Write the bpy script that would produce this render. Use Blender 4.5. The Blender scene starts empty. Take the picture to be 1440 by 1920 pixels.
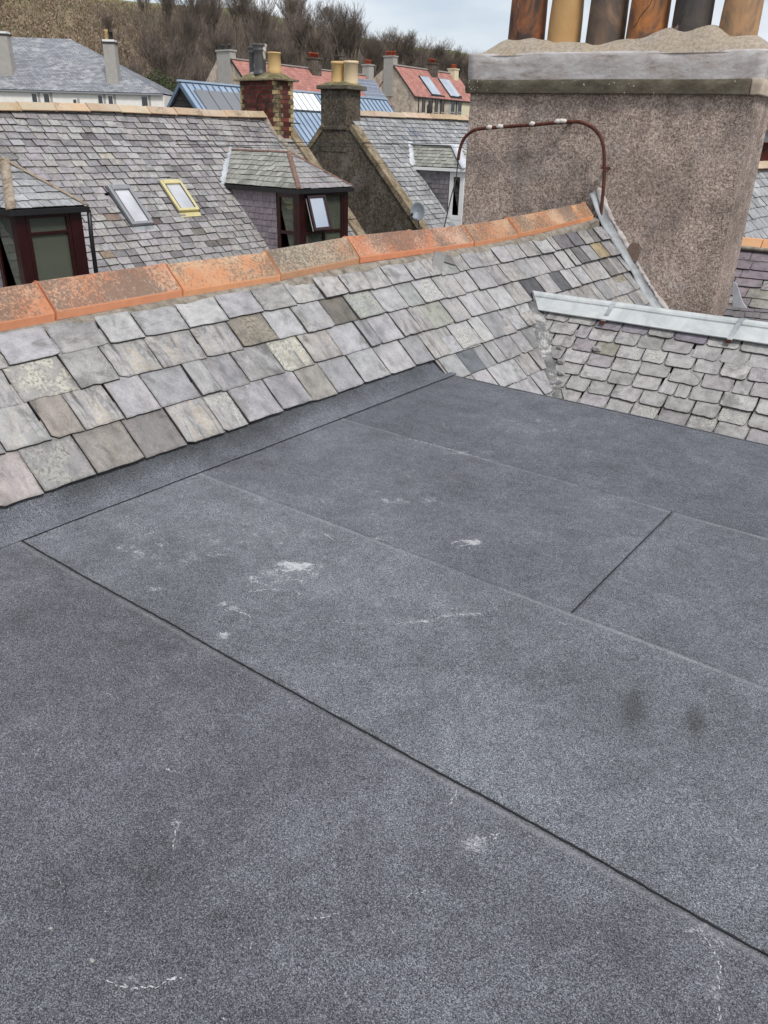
import bpy, bmesh, math, random
import numpy as np
from mathutils import Vector, Matrix
R_ = math.radians
rng = np.random.default_rng(7); random.seed(7)
sc = bpy.context.scene
# ------------------------------------------------------------------ camera
F_, PITCH, ROLL, AZ, EYE = 1440.0, R_(25.9), R_(1.6), R_(36.4), 1.7
Fh = Vector((-math.sin(AZ), math.cos(AZ), 0)); Rt = Vector((math.cos(AZ), math.sin(AZ), 0)); Zv = Vector((0, 0, 1))
FWD = Fh*math.cos(PITCH) - Zv*math.sin(PITCH); UP = Fh*math.sin(PITCH) + Zv*math.cos(PITCH)
R2 = Rt*math.cos(ROLL) + UP*math.sin(ROLL); U2 = UP*math.cos(ROLL) - Rt*math.sin(ROLL)
CAM = Vector((0, 0, EYE))
cd = bpy.data.cameras.new('camera'); co = bpy.data.objects.new('camera', cd); sc.collection.objects.link(co)
M = Matrix.Identity(4)
for i in range(3):
    M[i][0] = R2[i]; M[i][1] = U2[i]; M[i][2] = -FWD[i]; M[i][3] = CAM[i]
co.matrix_world = M
cd.sensor_fit = 'VERTICAL'; cd.sensor_height = 24; cd.sensor_width = 18; cd.lens = 24*F_/1920
cd.clip_start = 0.05; cd.clip_end = 5000
sc.camera = co
# ------------------------------------------------------------------ world, sun, exposure
w = bpy.data.worlds.new('World'); sc.world = w; w.use_nodes = True
nt = w.node_tree; nt.nodes.clear()
def wn(t, **k):
    n = nt.nodes.new(t)
    for a, b in k.items(): setattr(n, a, b)
    return n
SUN_EL, SUN_AZ = 52, 118       # degrees; azimuth clockwise from +Y
sky = wn('ShaderNodeTexSky', sky_type='NISHITA', sun_disc=False)
sky.sun_elevation = R_(SUN_EL); sky.sun_rotation = R_(SUN_AZ)
tc = wn('ShaderNodeTexCoord'); mp = wn('ShaderNodeMapping'); mp.inputs['Scale'].default_value = (1, 1, 3.2)
nz = wn('ShaderNodeTexNoise'); nz.inputs['Scale'].default_value = 2.6; nz.inputs['Detail'].default_value = 7; nz.inputs['Roughness'].default_value = .55
rp = wn('ShaderNodeValToRGB'); rp.color_ramp.elements[0].position = .38; rp.color_ramp.elements[0].color = (.52, .52, .52, 1)
rp.color_ramp.elements[1].position = .6; rp.color_ramp.elements[1].color = (.97, .97, .97, 1)
nz2 = wn('ShaderNodeTexNoise'); nz2.inputs['Scale'].default_value = 5; nz2.inputs['Detail'].default_value = 6
rp2 = wn('ShaderNodeValToRGB'); rp2.color_ramp.elements[0].position = .35; rp2.color_ramp.elements[0].color = (6.6, 7.0, 7.75, 1)
rp2.color_ramp.elements[1].position = .62; rp2.color_ramp.elements[1].color = (8.7, 8.9, 9.2, 1)
mx = wn('ShaderNodeMix', data_type='RGBA'); bgn = wn('ShaderNodeBackground'); bgn.inputs['Strength'].default_value = .094
ow = wn('ShaderNodeOutputWorld')
L = nt.links.new
L(tc.outputs['Generated'], mp.inputs['Vector']); L(mp.outputs['Vector'], nz.inputs['Vector']); L(mp.outputs['Vector'], nz2.inputs['Vector'])
L(nz.outputs['Fac'], rp.inputs['Fac']); L(nz2.outputs['Fac'], rp2.inputs['Fac']); L(rp.outputs['Color'], mx.inputs['Factor'])
L(sky.outputs['Color'], mx.inputs[6]); L(rp2.outputs['Color'], mx.inputs[7]); L(mx.outputs[2], bgn.inputs['Color']); L(bgn.outputs['Background'], ow.inputs['Surface'])
sd = bpy.data.lights.new('sun', 'SUN'); sd.energy = 2.3; sd.angle = R_(13); sd.color = (1, .97, .93)
so = bpy.data.objects.new('sun', sd); sc.collection.objects.link(so)
sdir = Vector((math.sin(R_(SUN_AZ))*math.cos(R_(SUN_EL)), math.cos(R_(SUN_AZ))*math.cos(R_(SUN_EL)), math.sin(R_(SUN_EL))))
so.rotation_euler = sdir.to_track_quat('Z', 'Y').to_euler()
sc.view_settings.view_transform = 'Standard'; sc.view_settings.look = 'None'
sc.view_settings.exposure = 0.27; sc.view_settings.gamma = 1; sc.view_settings.use_curve_mapping = False

# ------------------------------------------------------------------ geometry helpers
def ray(px, py): return FWD + R2*((px-720)/F_) - U2*((py-960)/F_)
def at(px, py, X=None, Y=None, Z=None, D=None):
    r = ray(px, py)
    t = X/r.x if X is not None else Y/r.y if Y is not None else (Z-EYE)/r.z if Z is not None else D
    return CAM + r*t
def onp(px, py, n, d):
    r = ray(px, py); n = Vector(n); return CAM + r*((d-n.dot(CAM))/n.dot(r))
def proj(p):
    v = Vector(p)-CAM; z = v.dot(FWD)
    if z < .05: return (-9e3, -9e3, z)
    return (720+F_*v.dot(R2)/z, 960-F_*v.dot(U2)/z, z)
OFF = {}
def thing(name, label, cat, loc, group=None):
    o = bpy.data.objects.new(name, None); sc.collection.objects.link(o); o.empty_display_size = .1
    o.location = loc; o['label'] = label; o['category'] = cat; OFF[o.name] = Vector(loc)
    if group: o['group'] = group
    return o
def tag(o, label=None, cat=None, group=None, kind=None):
    for k, v in (('label', label), ('category', cat), ('group', group), ('kind', kind)):
        if v: o[k] = v
    return o
def link(name, me, parent=None, kind=None, origin=None):
    """mesh already in world coordinates of its verts; shifted to the parent's origin"""
    o = bpy.data.objects.new(name, me); sc.collection.objects.link(o)
    if parent is not None:
        o.parent = parent; OFF[o.name] = OFF[parent.name]
    else:
        OFF[o.name] = Vector((0, 0, 0))
    if kind: o['kind'] = kind
    return o
def mesh(name, verts, faces, mat, parent=None, smooth=False, kind=None, uvs=None, origin=None):
    off = OFF[parent.name] if parent is not None else Vector(origin) if origin is not None else Vector((0, 0, 0))
    v = np.array(verts, dtype=float).reshape(-1, 3) - np.array(off)
    me = bpy.data.meshes.new(name); me.from_pydata(v.tolist(), [], faces)
    me.materials.append(mat)
    if smooth: me.polygons.foreach_set('use_smooth', [True]*len(me.polygons))
    me.update()
    o = link(name, me, parent, kind)
    if parent is None and origin is not None: o.location = off
    return o
class MB:
    def __init__(s): s.v = []; s.f = []
    def add(s, vs, fs):
        n = len(s.v); s.v += [tuple(v) for v in vs]; s.f += [tuple(i+n for i in f) for f in fs]; return s
    def hexa(s, p):   # 8 points: bottom 4 ccw, top 4 ccw
        return s.add(p, [(3, 2, 1, 0), (4, 5, 6, 7), (0, 1, 5, 4), (1, 2, 6, 5), (2, 3, 7, 6), (3, 0, 4, 7)])
    def box(s, x0, x1, y0, y1, z0, z1, bev=0, jit=0):
        p = [(x0, y0, z0), (x1, y0, z0), (x1, y1, z0), (x0, y1, z0), (x0, y0, z1), (x1, y0, z1), (x1, y1, z1), (x0, y1, z1)]
        if jit: p = [tuple(c+random.uniform(-jit, jit) for c in q) for q in p]
        return s.hexa(p)
    def obox(s, o, a, b, c):  # origin + three edge vectors (right-handed)
        o, a, b, c = map(Vector, (o, a, b, c))
        return s.hexa([o, o+a, o+a+b, o+b, o+c, o+a+c, o+a+b+c, o+b+c])
    def prism(s, poly, vec):   # 3D polygon extruded by vec
        n = len(poly); vec = Vector(vec); a = [Vector(p) for p in poly]; b = [p+vec for p in a]
        return s.add(a+b, [tuple(range(n))[::-1], tuple(range(n, 2*n))]+[(i, (i+1) % n, n+(i+1) % n, n+i) for i in range(n)])
    def tube(s, pts, r, n=8, cap=True):
        pts = [Vector(p) for p in pts]; rs = r if hasattr(r, '__len__') else [r]*len(pts); base = len(s.v); vs = []; fs = []
        prev = None
        for i, p in enumerate(pts):
            t = (pts[min(i+1, len(pts)-1)]-pts[max(i-1, 0)]).normalized()
            if prev is None: a = t.orthogonal().normalized()
            else: a = (prev-t*prev.dot(t)).normalized()
            prev = a; b = t.cross(a)
            for k in range(n):
                an = 2*math.pi*k/n; vs.append(p+(a*math.cos(an)+b*math.sin(an))*rs[i])
        for i in range(len(pts)-1):
            for k in range(n):
                fs.append((i*n+k, i*n+(k+1) % n, (i+1)*n+(k+1) % n, (i+1)*n+k))
        if cap: fs += [tuple(range(n))[::-1], tuple(range((len(pts)-1)*n, len(pts)*n))]
        return s.add(vs, fs)
    def lathe(s, c, prof, n=24, sx=1, sy=1, wob=0):
        c = Vector(c); vs = []; fs = []; m = len(prof)
        for r, z in prof:
            for k in range(n):
                an = 2*math.pi*k/n; rr = r*(1+wob*math.sin(3*an+z*5))
                vs.append((c.x+rr*math.cos(an)*sx, c.y+rr*math.sin(an)*sy, c.z+z))
        for i in range(m-1):
            for k in range(n): fs.append((i*n+k, i*n+(k+1) % n, (i+1)*n+(k+1) % n, (i+1)*n+k))
        fs.append(tuple(range(n))[::-1]); fs.append(tuple(range((m-1)*n, m*n)))
        return s.add(vs, fs)
    def out(s, name, mat, parent=None, smooth=False, kind=None, bevel=0, origin=None):
        o = mesh(name, s.v, s.f, mat, parent, smooth, kind, origin=origin)
        if bevel:
            b = o.modifiers.new('bevel', 'BEVEL'); b.width = bevel; b.segments = 2; b.limit_method = 'ANGLE'; b.angle_limit = R_(35)
        return o
def vnoise(x, y, seed=0):
    """smooth value noise on arrays"""
    x = np.asarray(x, float); y = np.asarray(y, float)
    xi = np.floor(x).astype(int); yi = np.floor(y).astype(int); fx = x-xi; fy = y-yi
    fx = fx*fx*(3-2*fx); fy = fy*fy*(3-2*fy)
    def h(a, b):
        n = (a*374761393+b*668265263+seed*144665) & 0x7fffffff
        n = ((n ^ (n >> 13))*1274126177) & 0x7fffffff
        return ((n ^ (n >> 16)) & 0xffff)/65535.
    return (h(xi, yi)*(1-fx)+h(xi+1, yi)*fx)*(1-fy)+(h(xi, yi+1)*(1-fx)+h(xi+1, yi+1)*fx)*fy
def fbm(x, y, seed=0, oc=4):
    r = 0; a = .5
    for i in range(oc): r = r+a*vnoise(np.asarray(x)*2**i, np.asarray(y)*2**i, seed+i*17); a *= .5
    return r

# ------------------------------------------------------------------ materials
class NT:
    def __init__(s, name, rough=.8, metal=0, spec=.3):
        s.m = bpy.data.materials.new(name); s.m.use_nodes = True; s.t = s.m.node_tree; s.b = s.t.nodes['Principled BSDF']
        s.b.inputs['Roughness'].default_value = rough; s.b.inputs['Metallic'].default_value = metal; s.b.inputs['Specular IOR Level'].default_value = spec
        s.tc = s.t.nodes.new('ShaderNodeTexCoord')
    def n(s, t, **k):
        x = s.t.nodes.new(t)
        for a, b in k.items(): setattr(x, a, b)
        return x
    def l(s, a, b):
        s.t.links.new(a, b)
    def vec(s, src='Object', scale=(1, 1, 1), add=None):
        v = s.tc.outputs[src]
        if add is not None:
            a = s.n('ShaderNodeVectorMath', operation='ADD'); s.l(v, a.inputs[0]); s.l(add, a.inputs[1]); v = a.outputs[0]
        if scale != (1, 1, 1):
            m = s.n('ShaderNodeMapping'); m.inputs['Scale'].default_value = scale; s.l(v, m.inputs['Vector']); v = m.outputs[0]
        return v
    def noise(s, sc_=5, det=4, ro=.55, vec=None, dist=0):
        x = s.n('ShaderNodeTexNoise'); x.inputs['Scale'].default_value = sc_; x.inputs['Detail'].default_value = det
        x.inputs['Roughness'].default_value = ro; x.inputs['Distortion'].default_value = dist
        s.l(vec if vec is not None else s.tc.outputs['Object'], x.inputs['Vector']); return x.outputs['Fac']
    def voro(s, sc_=5, vec=None, feat='F1', out='Distance'):
        x = s.n('ShaderNodeTexVoronoi', feature=feat); x.inputs['Scale'].default_value = sc_
        s.l(vec if vec is not None else s.tc.outputs['Object'], x.inputs['Vector']); return x.outputs[out]
    def ramp(s, f, st, const=False):
        r = s.n('ShaderNodeValToRGB'); e = r.color_ramp.elements
        if const: r.color_ramp.interpolation = 'CONSTANT'
        while len(e) < len(st): e.new(.5)
        for i, (p, c) in enumerate(st):
            e[i].position = p; e[i].color = (c[0], c[1], c[2], 1) if hasattr(c, '__len__') else (c, c, c, 1)
        s.l(f, r.inputs['Fac']); return r.outputs['Color']
    def mix(s, f, a, b, mode='MIX'):
        x = s.n('ShaderNodeMix', data_type='RGBA', blend_type=mode)
        for v, i in ((f, x.inputs['Factor']), (a, x.inputs[6]), (b, x.inputs[7])):
            if isinstance(v, (int, float)): i.default_value = v if i == x.inputs['Factor'] else (v, v, v, 1)
            elif isinstance(v, tuple): i.default_value = (*v, 1)
            else: s.l(v, i)
        return x.outputs[2]
    def math(s, op, a, b=0.):
        x = s.n('ShaderNodeMath', operation=op)
        for v, i in ((a, x.inputs[0]), (b, x.inputs[1])):
            if isinstance(v, (int, float)): i.default_value = v
            else: s.l(v, i)
        return x.outputs[0]
    def col(s, c):
        if isinstance(c, tuple): s.b.inputs['Base Color'].default_value = (*c, 1)
        else: s.l(c, s.b.inputs['Base Color'])
    def bump(s, h, st=.5, dist=.01):
        x = s.n('ShaderNodeBump'); x.inputs['Strength'].default_value = st; x.inputs['Distance'].default_value = dist
        s.l(h, x.inputs['Height']); s.l(x.outputs[0], s.b.inputs['Normal'])
    def rough(s, v): s.l(v, s.b.inputs['Roughness'])
    def rnd(s):
        """per-piece random 0..1: works for single objects and for islands of joined pieces"""
        g = s.n('ShaderNodeNewGeometry'); o = s.n('ShaderNodeObjectInfo')
        return s.math('FRACT', s.math('ADD', g.outputs['Random Per Island'], o.outputs['Random'])), o
def simple(name, c, rough=.8, metal=0, spec=.3, var=.18, sc_=6, bump=0, bs=60):
    t = NT(name, rough, metal, spec); n = t.noise(sc_, 5, .6)
    t.col(t.ramp(n, [(.3, tuple(x*(1-var) for x in c)), (.7, tuple(min(1, x*(1+var)) for x in c))]))
    if bump: t.bump(t.noise(bs, 4, .6), .6, bump)
    return t.m
def slate_mat(name, tones, streak=.5, lich=.12, rough=.55, uvs=1.0, grainy=0, spec=.35):
    t = NT(name, rough, spec=spec); r, oi = t.rnd()
    cmb = t.n('ShaderNodeCombineXYZ'); t.l(t.math('MULTIPLY', r, 37.), cmb.inputs[0]); t.l(t.math('MULTIPLY', r, 91.), cmb.inputs[1])
    base = t.ramp(r, tones)
    v = t.vec('UV', (1, 1, 1), add=cmb.outputs[0])
    rot = t.n('ShaderNodeMapping'); rot.inputs['Rotation'].default_value = (0, 0, .35); rot.inputs['Scale'].default_value = (3.4*uvs, .75*uvs, 1); t.l(v, rot.inputs['Vector'])
    st = t.noise(1.3, 7, .68, rot.outputs[0], 1.1)
    r2 = t.math('FRACT', t.math('MULTIPLY', r, 7.13))
    sa = t.math('MULTIPLY', t.math('POWER', r2, 2.), streak)
    c = t.mix(sa, base, t.ramp(st, [(.33, (.10, .092, .085)), (.47, (.33, .32, .315)), (.60, (.40, .355, .30))]))
    cl = t.noise(3.2*uvs, 5, .6, v)
    c = t.mix(.75, c, t.ramp(cl, [(.32, .62), (.5, .98), (.66, 1.22)]), 'MULTIPLY')
    pg = t.n('ShaderNodeNewGeometry'); c = t.mix(.85, c, t.ramp(t.noise(1.5, 6, .68, pg.outputs['Position'], .5), [(.36, .58), (.47, .93), (.62, 1.08)]), 'MULTIPLY')
    db = t.ramp(t.math('ADD', t.math('MULTIPLY', t.noise(1.6*uvs, 6, .7, v, .8), .75), t.math('MULTIPLY', t.noise(3.3, 4, .6, pg.outputs['Position']), .35)), [(.60, 0), (.68, 1)]); c = t.mix(t.math('MULTIPLY', db, .55), c, (.12, .115, .105))
    # pale grain and small scuffs
    fn = t.noise(22*uvs, 3, .7, v)
    c = t.mix(1., c, t.ramp(fn, [(.35, .84), (.7, 1.14)]), 'MULTIPLY')
    sm = t.ramp(t.noise(6*uvs, 6, .75, v, 1.2), [(.68, 0), (.75, 1)])
    c = t.mix(t.math('MULTIPLY', sm, .55), c, (.56, .55, .52))
    # dark lichen rosettes
    dk = t.ramp(t.voro(1.15*uvs, v), [(.07, 1), (.13, 0)]); dk2 = t.math('MULTIPLY', dk, t.ramp(t.noise(30*uvs, 2, .6, v), [(.4, .1), (.55, .9)]))
    c = t.mix(t.math('MULTIPLY', dk2, .75), c, (.10, .095, .085))
    # crusty pale lichen on some slates
    r3 = t.math('FRACT', t.math('MULTIPLY', r, 13.7)); on = t.math('LESS_THAN', r3, lich)
    # object colour alpha = 0 forces lichen
    on = t.math('MAXIMUM', on, t.math('SUBTRACT', 1., oi.outputs['Alpha']))
    lm = t.ramp(t.noise(1.9*uvs, 7, .68, v, .6), [(.44, 0), (.56, 1)])
    lcol = t.mix(t.ramp(t.noise(17*uvs, 5, .75, v), [(.47, 0), (.60, .9)]), (.49, .485, .445), (.13, .125, .11))
    c = t.mix(t.math('MULTIPLY', t.math('MULTIPLY', lm, on), .85), c, lcol)
    # grime along the worn tail and side edges
    uvv = t.n('ShaderNodeSeparateXYZ'); t.l(t.tc.outputs['UV'], uvv.inputs[0])
    ed = t.math('MINIMUM', t.math('MULTIPLY', uvv.outputs[1], 1.), t.math('MINIMUM', uvv.outputs[0], t.math('SUBTRACT', 1., uvv.outputs[0])))
    em = t.math('MULTIPLY', t.ramp(ed, [(.0, 1), (.055, 0)]), t.ramp(t.noise(9*uvs, 4, .7, v), [(.4, .15), (.6, 1)]))
    c = t.mix(t.math('MULTIPLY', em, .7), c, (.075, .068, .06))
    c = t.mix(1., c, oi.outputs['Color'], 'MULTIPLY')
    # broken side faces are darker stone than the weathered top
    gg = t.n('ShaderNodeNewGeometry')
    t.col(c)
    h = t.math('ADD', t.math('MULTIPLY', t.noise(4*uvs, 6, .65, rot.outputs[0], .3), 1.), t.math('MULTIPLY', t.noise(14*uvs, 4, .7, v), .35+grainy))
    t.bump(h, .55, .004+grainy*.006); t.rough(t.ramp(cl, [(.3, rough-.08), (.7, rough+.2)]))
    return t.m
G = lambda a, b=0, c=0: (a+b, a, a+c)
M_ = {}
M_['slate_near'] = slate_mat('slate_near', [(0, (.265, .262, .268)), (.15, (.37, .362, .37)), (.32, (.31, .31, .308)), (.5, (.40, .388, .396)), (.64, (.325, .312, .324)), (.76, (.42, .418, .415)), (.86, (.28, .285, .275)), (.94, (.345, .318, .305)), (1, (.38, .372, .38))], 1.0, .07)
M_['slate_mid'] = slate_mat('slate_mid', [(0, (.19, .178, .185)), (.14, (.315, .287, .298)), (.3, (.26, .25, .26)), (.46, (.35, .32, .33)), (.62, (.29, .284, .29)), (.76, (.385, .375, .378)), (.86, (.17, .157, .162)), (.93, (.43, .432, .42)), (1, (.31, .285, .297))], .8, .04)
M_['slate_grey'] = slate_mat('slate_grey', [(0, (.25, .255, .262)), (.3, (.35, .352, .36)), (.55, (.29, .293, .305)), (.75, (.43, .432, .435)), (.9, (.24, .245, .255)), (1, (.36, .36, .37))], .35, .04)
M_['slate_dark'] = slate_mat('slate_dark', [(0, (.12, .11, .12)), (.5, (.17, .155, .165)), (1, (.13, .12, .14))], .3, .04)
M_['slate_purple'] = slate_mat('slate_purple', [(0, (.20, .165, .19)), (.5, (.26, .215, .24)), (1, (.23, .19, .22))], .25, .03)
M_['slate_moss'] = slate_mat('slate_moss', [(0, (.20, .21, .18)), (.4, (.28, .285, .25)), (.7, (.34, .34, .30)), (1, (.24, .235, .20))], .4, .3)
M_['slate_stone'] = slate_mat('slate_stone', [(0, (.35, .335, .33)), (.2, (.44, .422, .415)), (.4, (.32, .312, .30)), (.6, (.43, .415, .41)), (.75, (.35, .325, .335)), (.9, (.37, .365, .345)), (1, (.39, .375, .37))], .12, .12, .85, .9, .9)
M_['edge'] = simple('slate_edge', (.075, .07, .066), .9, var=.35, sc_=30)
M_['deck'] = simple('underlay', (.035, .032, .03), .95, var=.3)
# terracotta ridge tile
def ridge_mat(name, base, crust, amount):
    t = NT(name, .85, spec=.2); r, oi = t.rnd(); cmb = t.n('ShaderNodeCombineXYZ'); t.l(t.math('MULTIPLY', r, 50.), cmb.inputs[0])
    v = t.vec('Object', (1, 1, 1), add=cmb.outputs[0])
    c = t.mix(t.noise(5, 4, .6, v), base, tuple(x*.72 for x in base))
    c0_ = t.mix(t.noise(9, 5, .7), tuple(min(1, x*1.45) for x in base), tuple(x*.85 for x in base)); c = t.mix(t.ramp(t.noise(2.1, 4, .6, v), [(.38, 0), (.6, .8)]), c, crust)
    amt = t.math('ADD', t.math('MULTIPLY', t.noise(2.2, 3, .5, v), .38), t.math('MULTIPLY', t.noise(46, 6, .9, v), .72))
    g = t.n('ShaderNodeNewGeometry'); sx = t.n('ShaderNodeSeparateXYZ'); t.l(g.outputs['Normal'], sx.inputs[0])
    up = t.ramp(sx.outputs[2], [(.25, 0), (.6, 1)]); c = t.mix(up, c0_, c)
    d = t.math('MULTIPLY', t.ramp(amt, [(amount, 0), (amount+.03, 1)]), up)
    c = t.mix(t.math('MULTIPLY', d, .85), c, t.mix(t.noise(60, 3, .6, v), (.10, .075, .06), (.22, .17, .14)))
    d2 = t.math('MULTIPLY', t.ramp(t.noise(20, 7, .8, v), [(.56, 0), (.66, .55)]), up)
    c = t.mix(d2, c, (.50, .45, .37))
    c = t.mix(1., c, oi.outputs['Color'], 'MULTIPLY')
    t.col(c); t.bump(t.noise(40, 6, .7, v), .5, .004); return t.m
M_['ridge'] = ridge_mat('terracotta_ridge', (.56, .26, .145), (.50, .40, .30), .52)
M_['ridge_far'] = ridge_mat('buff_ridge', (.54, .39, .26), (.50, .42, .32), .60)
M_['ridge_new'] = ridge_mat('clean_terracotta', (.72, .33, .15), (.66, .40, .22), .8)
# mortar
t = NT('mortar', .95); v = t.tc.outputs['Object']; c = t.ramp(t.noise(12, 5, .7), [(.3, (.13, .11, .085)), (.5, (.27, .235, .195)), (.7, (.38, .35, .30))])
c = t.mix(t.ramp(t.noise(6, 4, .6), [(.6, 0), (.7, .6)]), c, (.14, .13, .05)); t.col(c); t.bump(t.noise(50, 6, .75), .9, .01); M_['mortar'] = t.m
t = NT('hip_mortar', .95); c = t.ramp(t.noise(9, 6, .75), [(.3, (.12, .085, .06)), (.5, (.30, .24, .18)), (.68, (.42, .36, .28))]); t.col(c); t.bump(t.noise(40, 6, .75), .9, .012); M_['hip'] = t.m
t = NT('hip_brown', .9); c = t.ramp(t.noise(14, 6, .75), [(.35, (.12, .07, .055)), (.6, (.24, .15, .12)), (.72, (.36, .30, .2))]); t.col(c); t.bump(t.noise(40, 6, .75), .8, .008); M_['hip_brown'] = t.m
# felt
def felt_mat():
    t = NT('mineral_felt', .82, spec=.35)
    oi = t.n('ShaderNodeObjectInfo'); v = t.tc.outputs['Object']
    g1 = t.noise(270, 4, .88); g2 = t.noise(420, 2, .8); sp = t.voro(230)
    spc = t.voro(420, feat='F1', out='Color'); sv = t.n('ShaderNodeSeparateXYZ'); t.l(spc, sv.inputs[0])
    gm = t.math('ADD', t.math('MULTIPLY', g1, .66), t.math('MULTIPLY', sv.outputs[0], .34))
    c = t.ramp(gm, [(.29, (.014, .015, .018)), (.43, (.074, .078, .088)), (.52, (.121, .127, .142)), (.62, (.198, .207, .227)), (.75, (.40, .41, .43))])
    big = t.noise(1.1, 5, .6, None, .3); mid = t.noise(6, 4, .65)
    c = t.mix(1., c, t.ramp(big, [(.34, .82), (.64, 1.22)]), 'MULTIPLY'); c = t.mix(1., c, t.ramp(mid, [(.3, .84), (.7, 1.18)]), 'MULTIPLY'); c = t.mix(1., c, t.ramp(t.noise(22, 4, .7), [(.3, .88), (.7, 1.14)]), 'MULTIPLY')
    
    a = t.n('ShaderNodeAttribute', attribute_name='scuff_shade'); s3 = t.n('ShaderNodeSeparateColor'); t.l(a.outputs['Color'], s3.inputs[0])
    sn = t.math('ADD', t.math('MULTIPLY', t.noise(16, 8, .8, t.vec('Object', (.8, 1.3, 1)), 1.2), .62), t.math('MULTIPLY', t.noise(140, 4, .85), .5))
    sc2 = t.ramp(t.math('ADD', t.math('MULTIPLY', s3.outputs[0], .30), sn), [(.68, 0), (.75, .9)])
    c = t.mix(t.math('MULTIPLY', s3.outputs[0], t.ramp(t.noise(9, 5, .7), [(.4, .05), (.65, .55)])), c, (.27, .28, .29))
    c = t.mix(sc2, c, (.50, .51, .52))
    c = t.mix(t.math('MULTIPLY', s3.outputs[2], t.ramp(t.noise(90, 4, .8), [(.35, .1), (.6, .75)])), c, (.34, .345, .355))
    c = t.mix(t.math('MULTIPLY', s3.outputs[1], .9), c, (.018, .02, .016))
    c = t.mix(1., c, oi.outputs['Color'], 'MULTIPLY')
    t.col(c); t.bump(gm, .75, .004); return t.m
M_['felt'] = felt_mat()
M_['bitumen'] = simple('bitumen', (.008, .008, .009), .45, spec=.5)
# harling
def harl(name, a, b, c3, sc_=42, bst=.9, bd=.02, pale=0.):
    t = NT(name, .95, spec=.15)
    vv = t.tc.outputs['Object']
    wv = t.noise(sc_*.55, 4, .75, None, .5); vo = t.voro(sc_*1.4); gm = t.math('SUBTRACT', t.math('ADD', t.math('MULTIPLY', wv, 1.), .1), t.math('MULTIPLY', vo, .32))
    c = t.ramp(gm, [(.3, a), (.47, b), (.62, c3)])
    big = t.noise(1.3, 5, .6, None, .5)
    c = t.mix(.9, c, t.ramp(big, [(.34, .66), (.5, .98), (.64, 1.25)]), 'MULTIPLY'); c = t.mix(.5, c, t.ramp(t.noise(5, 5, .7), [(.35, .7), (.65, 1.25)]), 'MULTIPLY')
    c = t.mix(t.ramp(t.noise(2.0, 5, .65), [(.55, 0), (.72, .38+pale)]), c, (.40, .37, .36))
    c = t.mix(.55, c, t.ramp(t.noise(3.5, 5, .65, t.vec('Object', (1, 1, .16))), [(.34, .66), (.5, 1.0), (.66, 1.15)]), 'MULTIPLY')
    t.col(c); t.bump(gm, bst, bd); return t.m
M_['harl_pink'] = harl('pink_harling', (.18, .135, .112), (.42, .335, .285), (.65, .555, .475), 62, 1.0, .02)
M_['harl_pinkside'] = M_['harl_pink']
M_['harl_dark'] = harl('dark_harling', (.055, .045, .034), (.115, .096, .074), (.19, .165, .135), 30, .7, .015)
M_['harl_beige'] = harl('beige_render', (.40, .33, .26), (.50, .42, .335), (.56, .48, .40), 6, .2, .01)
M_['render_white'] = simple('white_render', (.78, .755, .70), .9, var=.07, sc_=2)
M_['render_cream'] = simple('cream_render', (.66, .60, .42), .9, var=.06, sc_=2)
M_['render_grey'] = simple('grey_render', (.36, .34, .31), .9, var=.1, sc_=2)
t = NT('cement_band', .85); c = t.ramp(t.noise(3.2, 7, .7, t.vec('Object', (1, 1, 3.5)), .5), [(.3, (.22, .19, .165)), (.42, (.37, .33, .31)), (.56, (.47, .44, .43)), (.72, (.58, .56, .55))])
c = t.mix(t.ramp(t.noise(20, 5, .7), [(.62, 0), (.75, .6)]), c, (.17, .16, .14)); t.col(c); t.bump(t.noise(9, 7, .7), .8, .015); M_['cement'] = t.m
t = NT('cope_stone', .9); c = t.ramp(t.noise(5, 6, .7, t.vec('Object', (1, 1, 2))), [(.3, (.055, .045, .032)), (.55, (.115, .098, .07)), (.72, (.18, .165, .125))])
c = t.mix(t.ramp(t.voro(22), [(.1, 1), (.18, 0)]), c, t.mix(t.ramp(t.noise(3, 3, .5), [(.52, 0), (.58, 1)]), (.10, .085, .06), (.62, .58, .48))); t.col(c); t.bump(t.noise(18, 6, .7), .7, .012); M_['cope'] = t.m
t = NT('haunching', .95); c = t.ramp(t.noise(26, 6, .8), [(.3, (.17, .135, .10)), (.5, (.36, .31, .255)), (.7, (.52, .46, .39))])
c = t.mix(t.ramp(t.noise(2.5, 4, .6), [(.4, 0), (.7, .4)]), c, (.42, .32, .2)); t.col(c); t.bump(t.noise(34, 6, .8), .9, .012); M_['haunch'] = t.m
def pot_mat(name, base, soot, amount, patch=None):
    t = NT(name, .7, spec=.3); v = t.vec('Object', (1, 1, .7))
    c = t.mix(t.noise(7, 5, .6), base, tuple(x*.68 for x in base))
    c = t.mix(t.ramp(t.noise(3.0, 6, .62, v, .8), [(amount-.1, 0), (amount+.12, .95)]), c, soot)
    if patch: c = t.mix(t.ramp(t.noise(2.2, 7, .6, t.vec('Object', (1.4, 1.4, .8)), .5), [(.585, 0), (.6, 1)]), c, patch)
    c = t.mix(t.ramp(t.noise(60, 3, .7), [(.68, 0), (.74, .5)]), c, (.1, .06, .04))
    t.col(c); t.bump(t.noise(20, 6, .7), .4, .004); return t.m
M_['pot_brown'] = pot_mat('pot_sooted_brown', (.34, .13, .055), (.045, .035, .032), .47)
M_['pot_tan'] = pot_mat('pot_tan', (.55, .33, .14), (.24, .14, .07), .66)
M_['pot_grey'] = pot_mat('pot_grey_brown', (.27, .17, .11), (.085, .068, .058), .44)
M_['pot_orange'] = pot_mat('pot_orange_sooted', (.52, .20, .06), (.075, .058, .05), .5)
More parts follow.
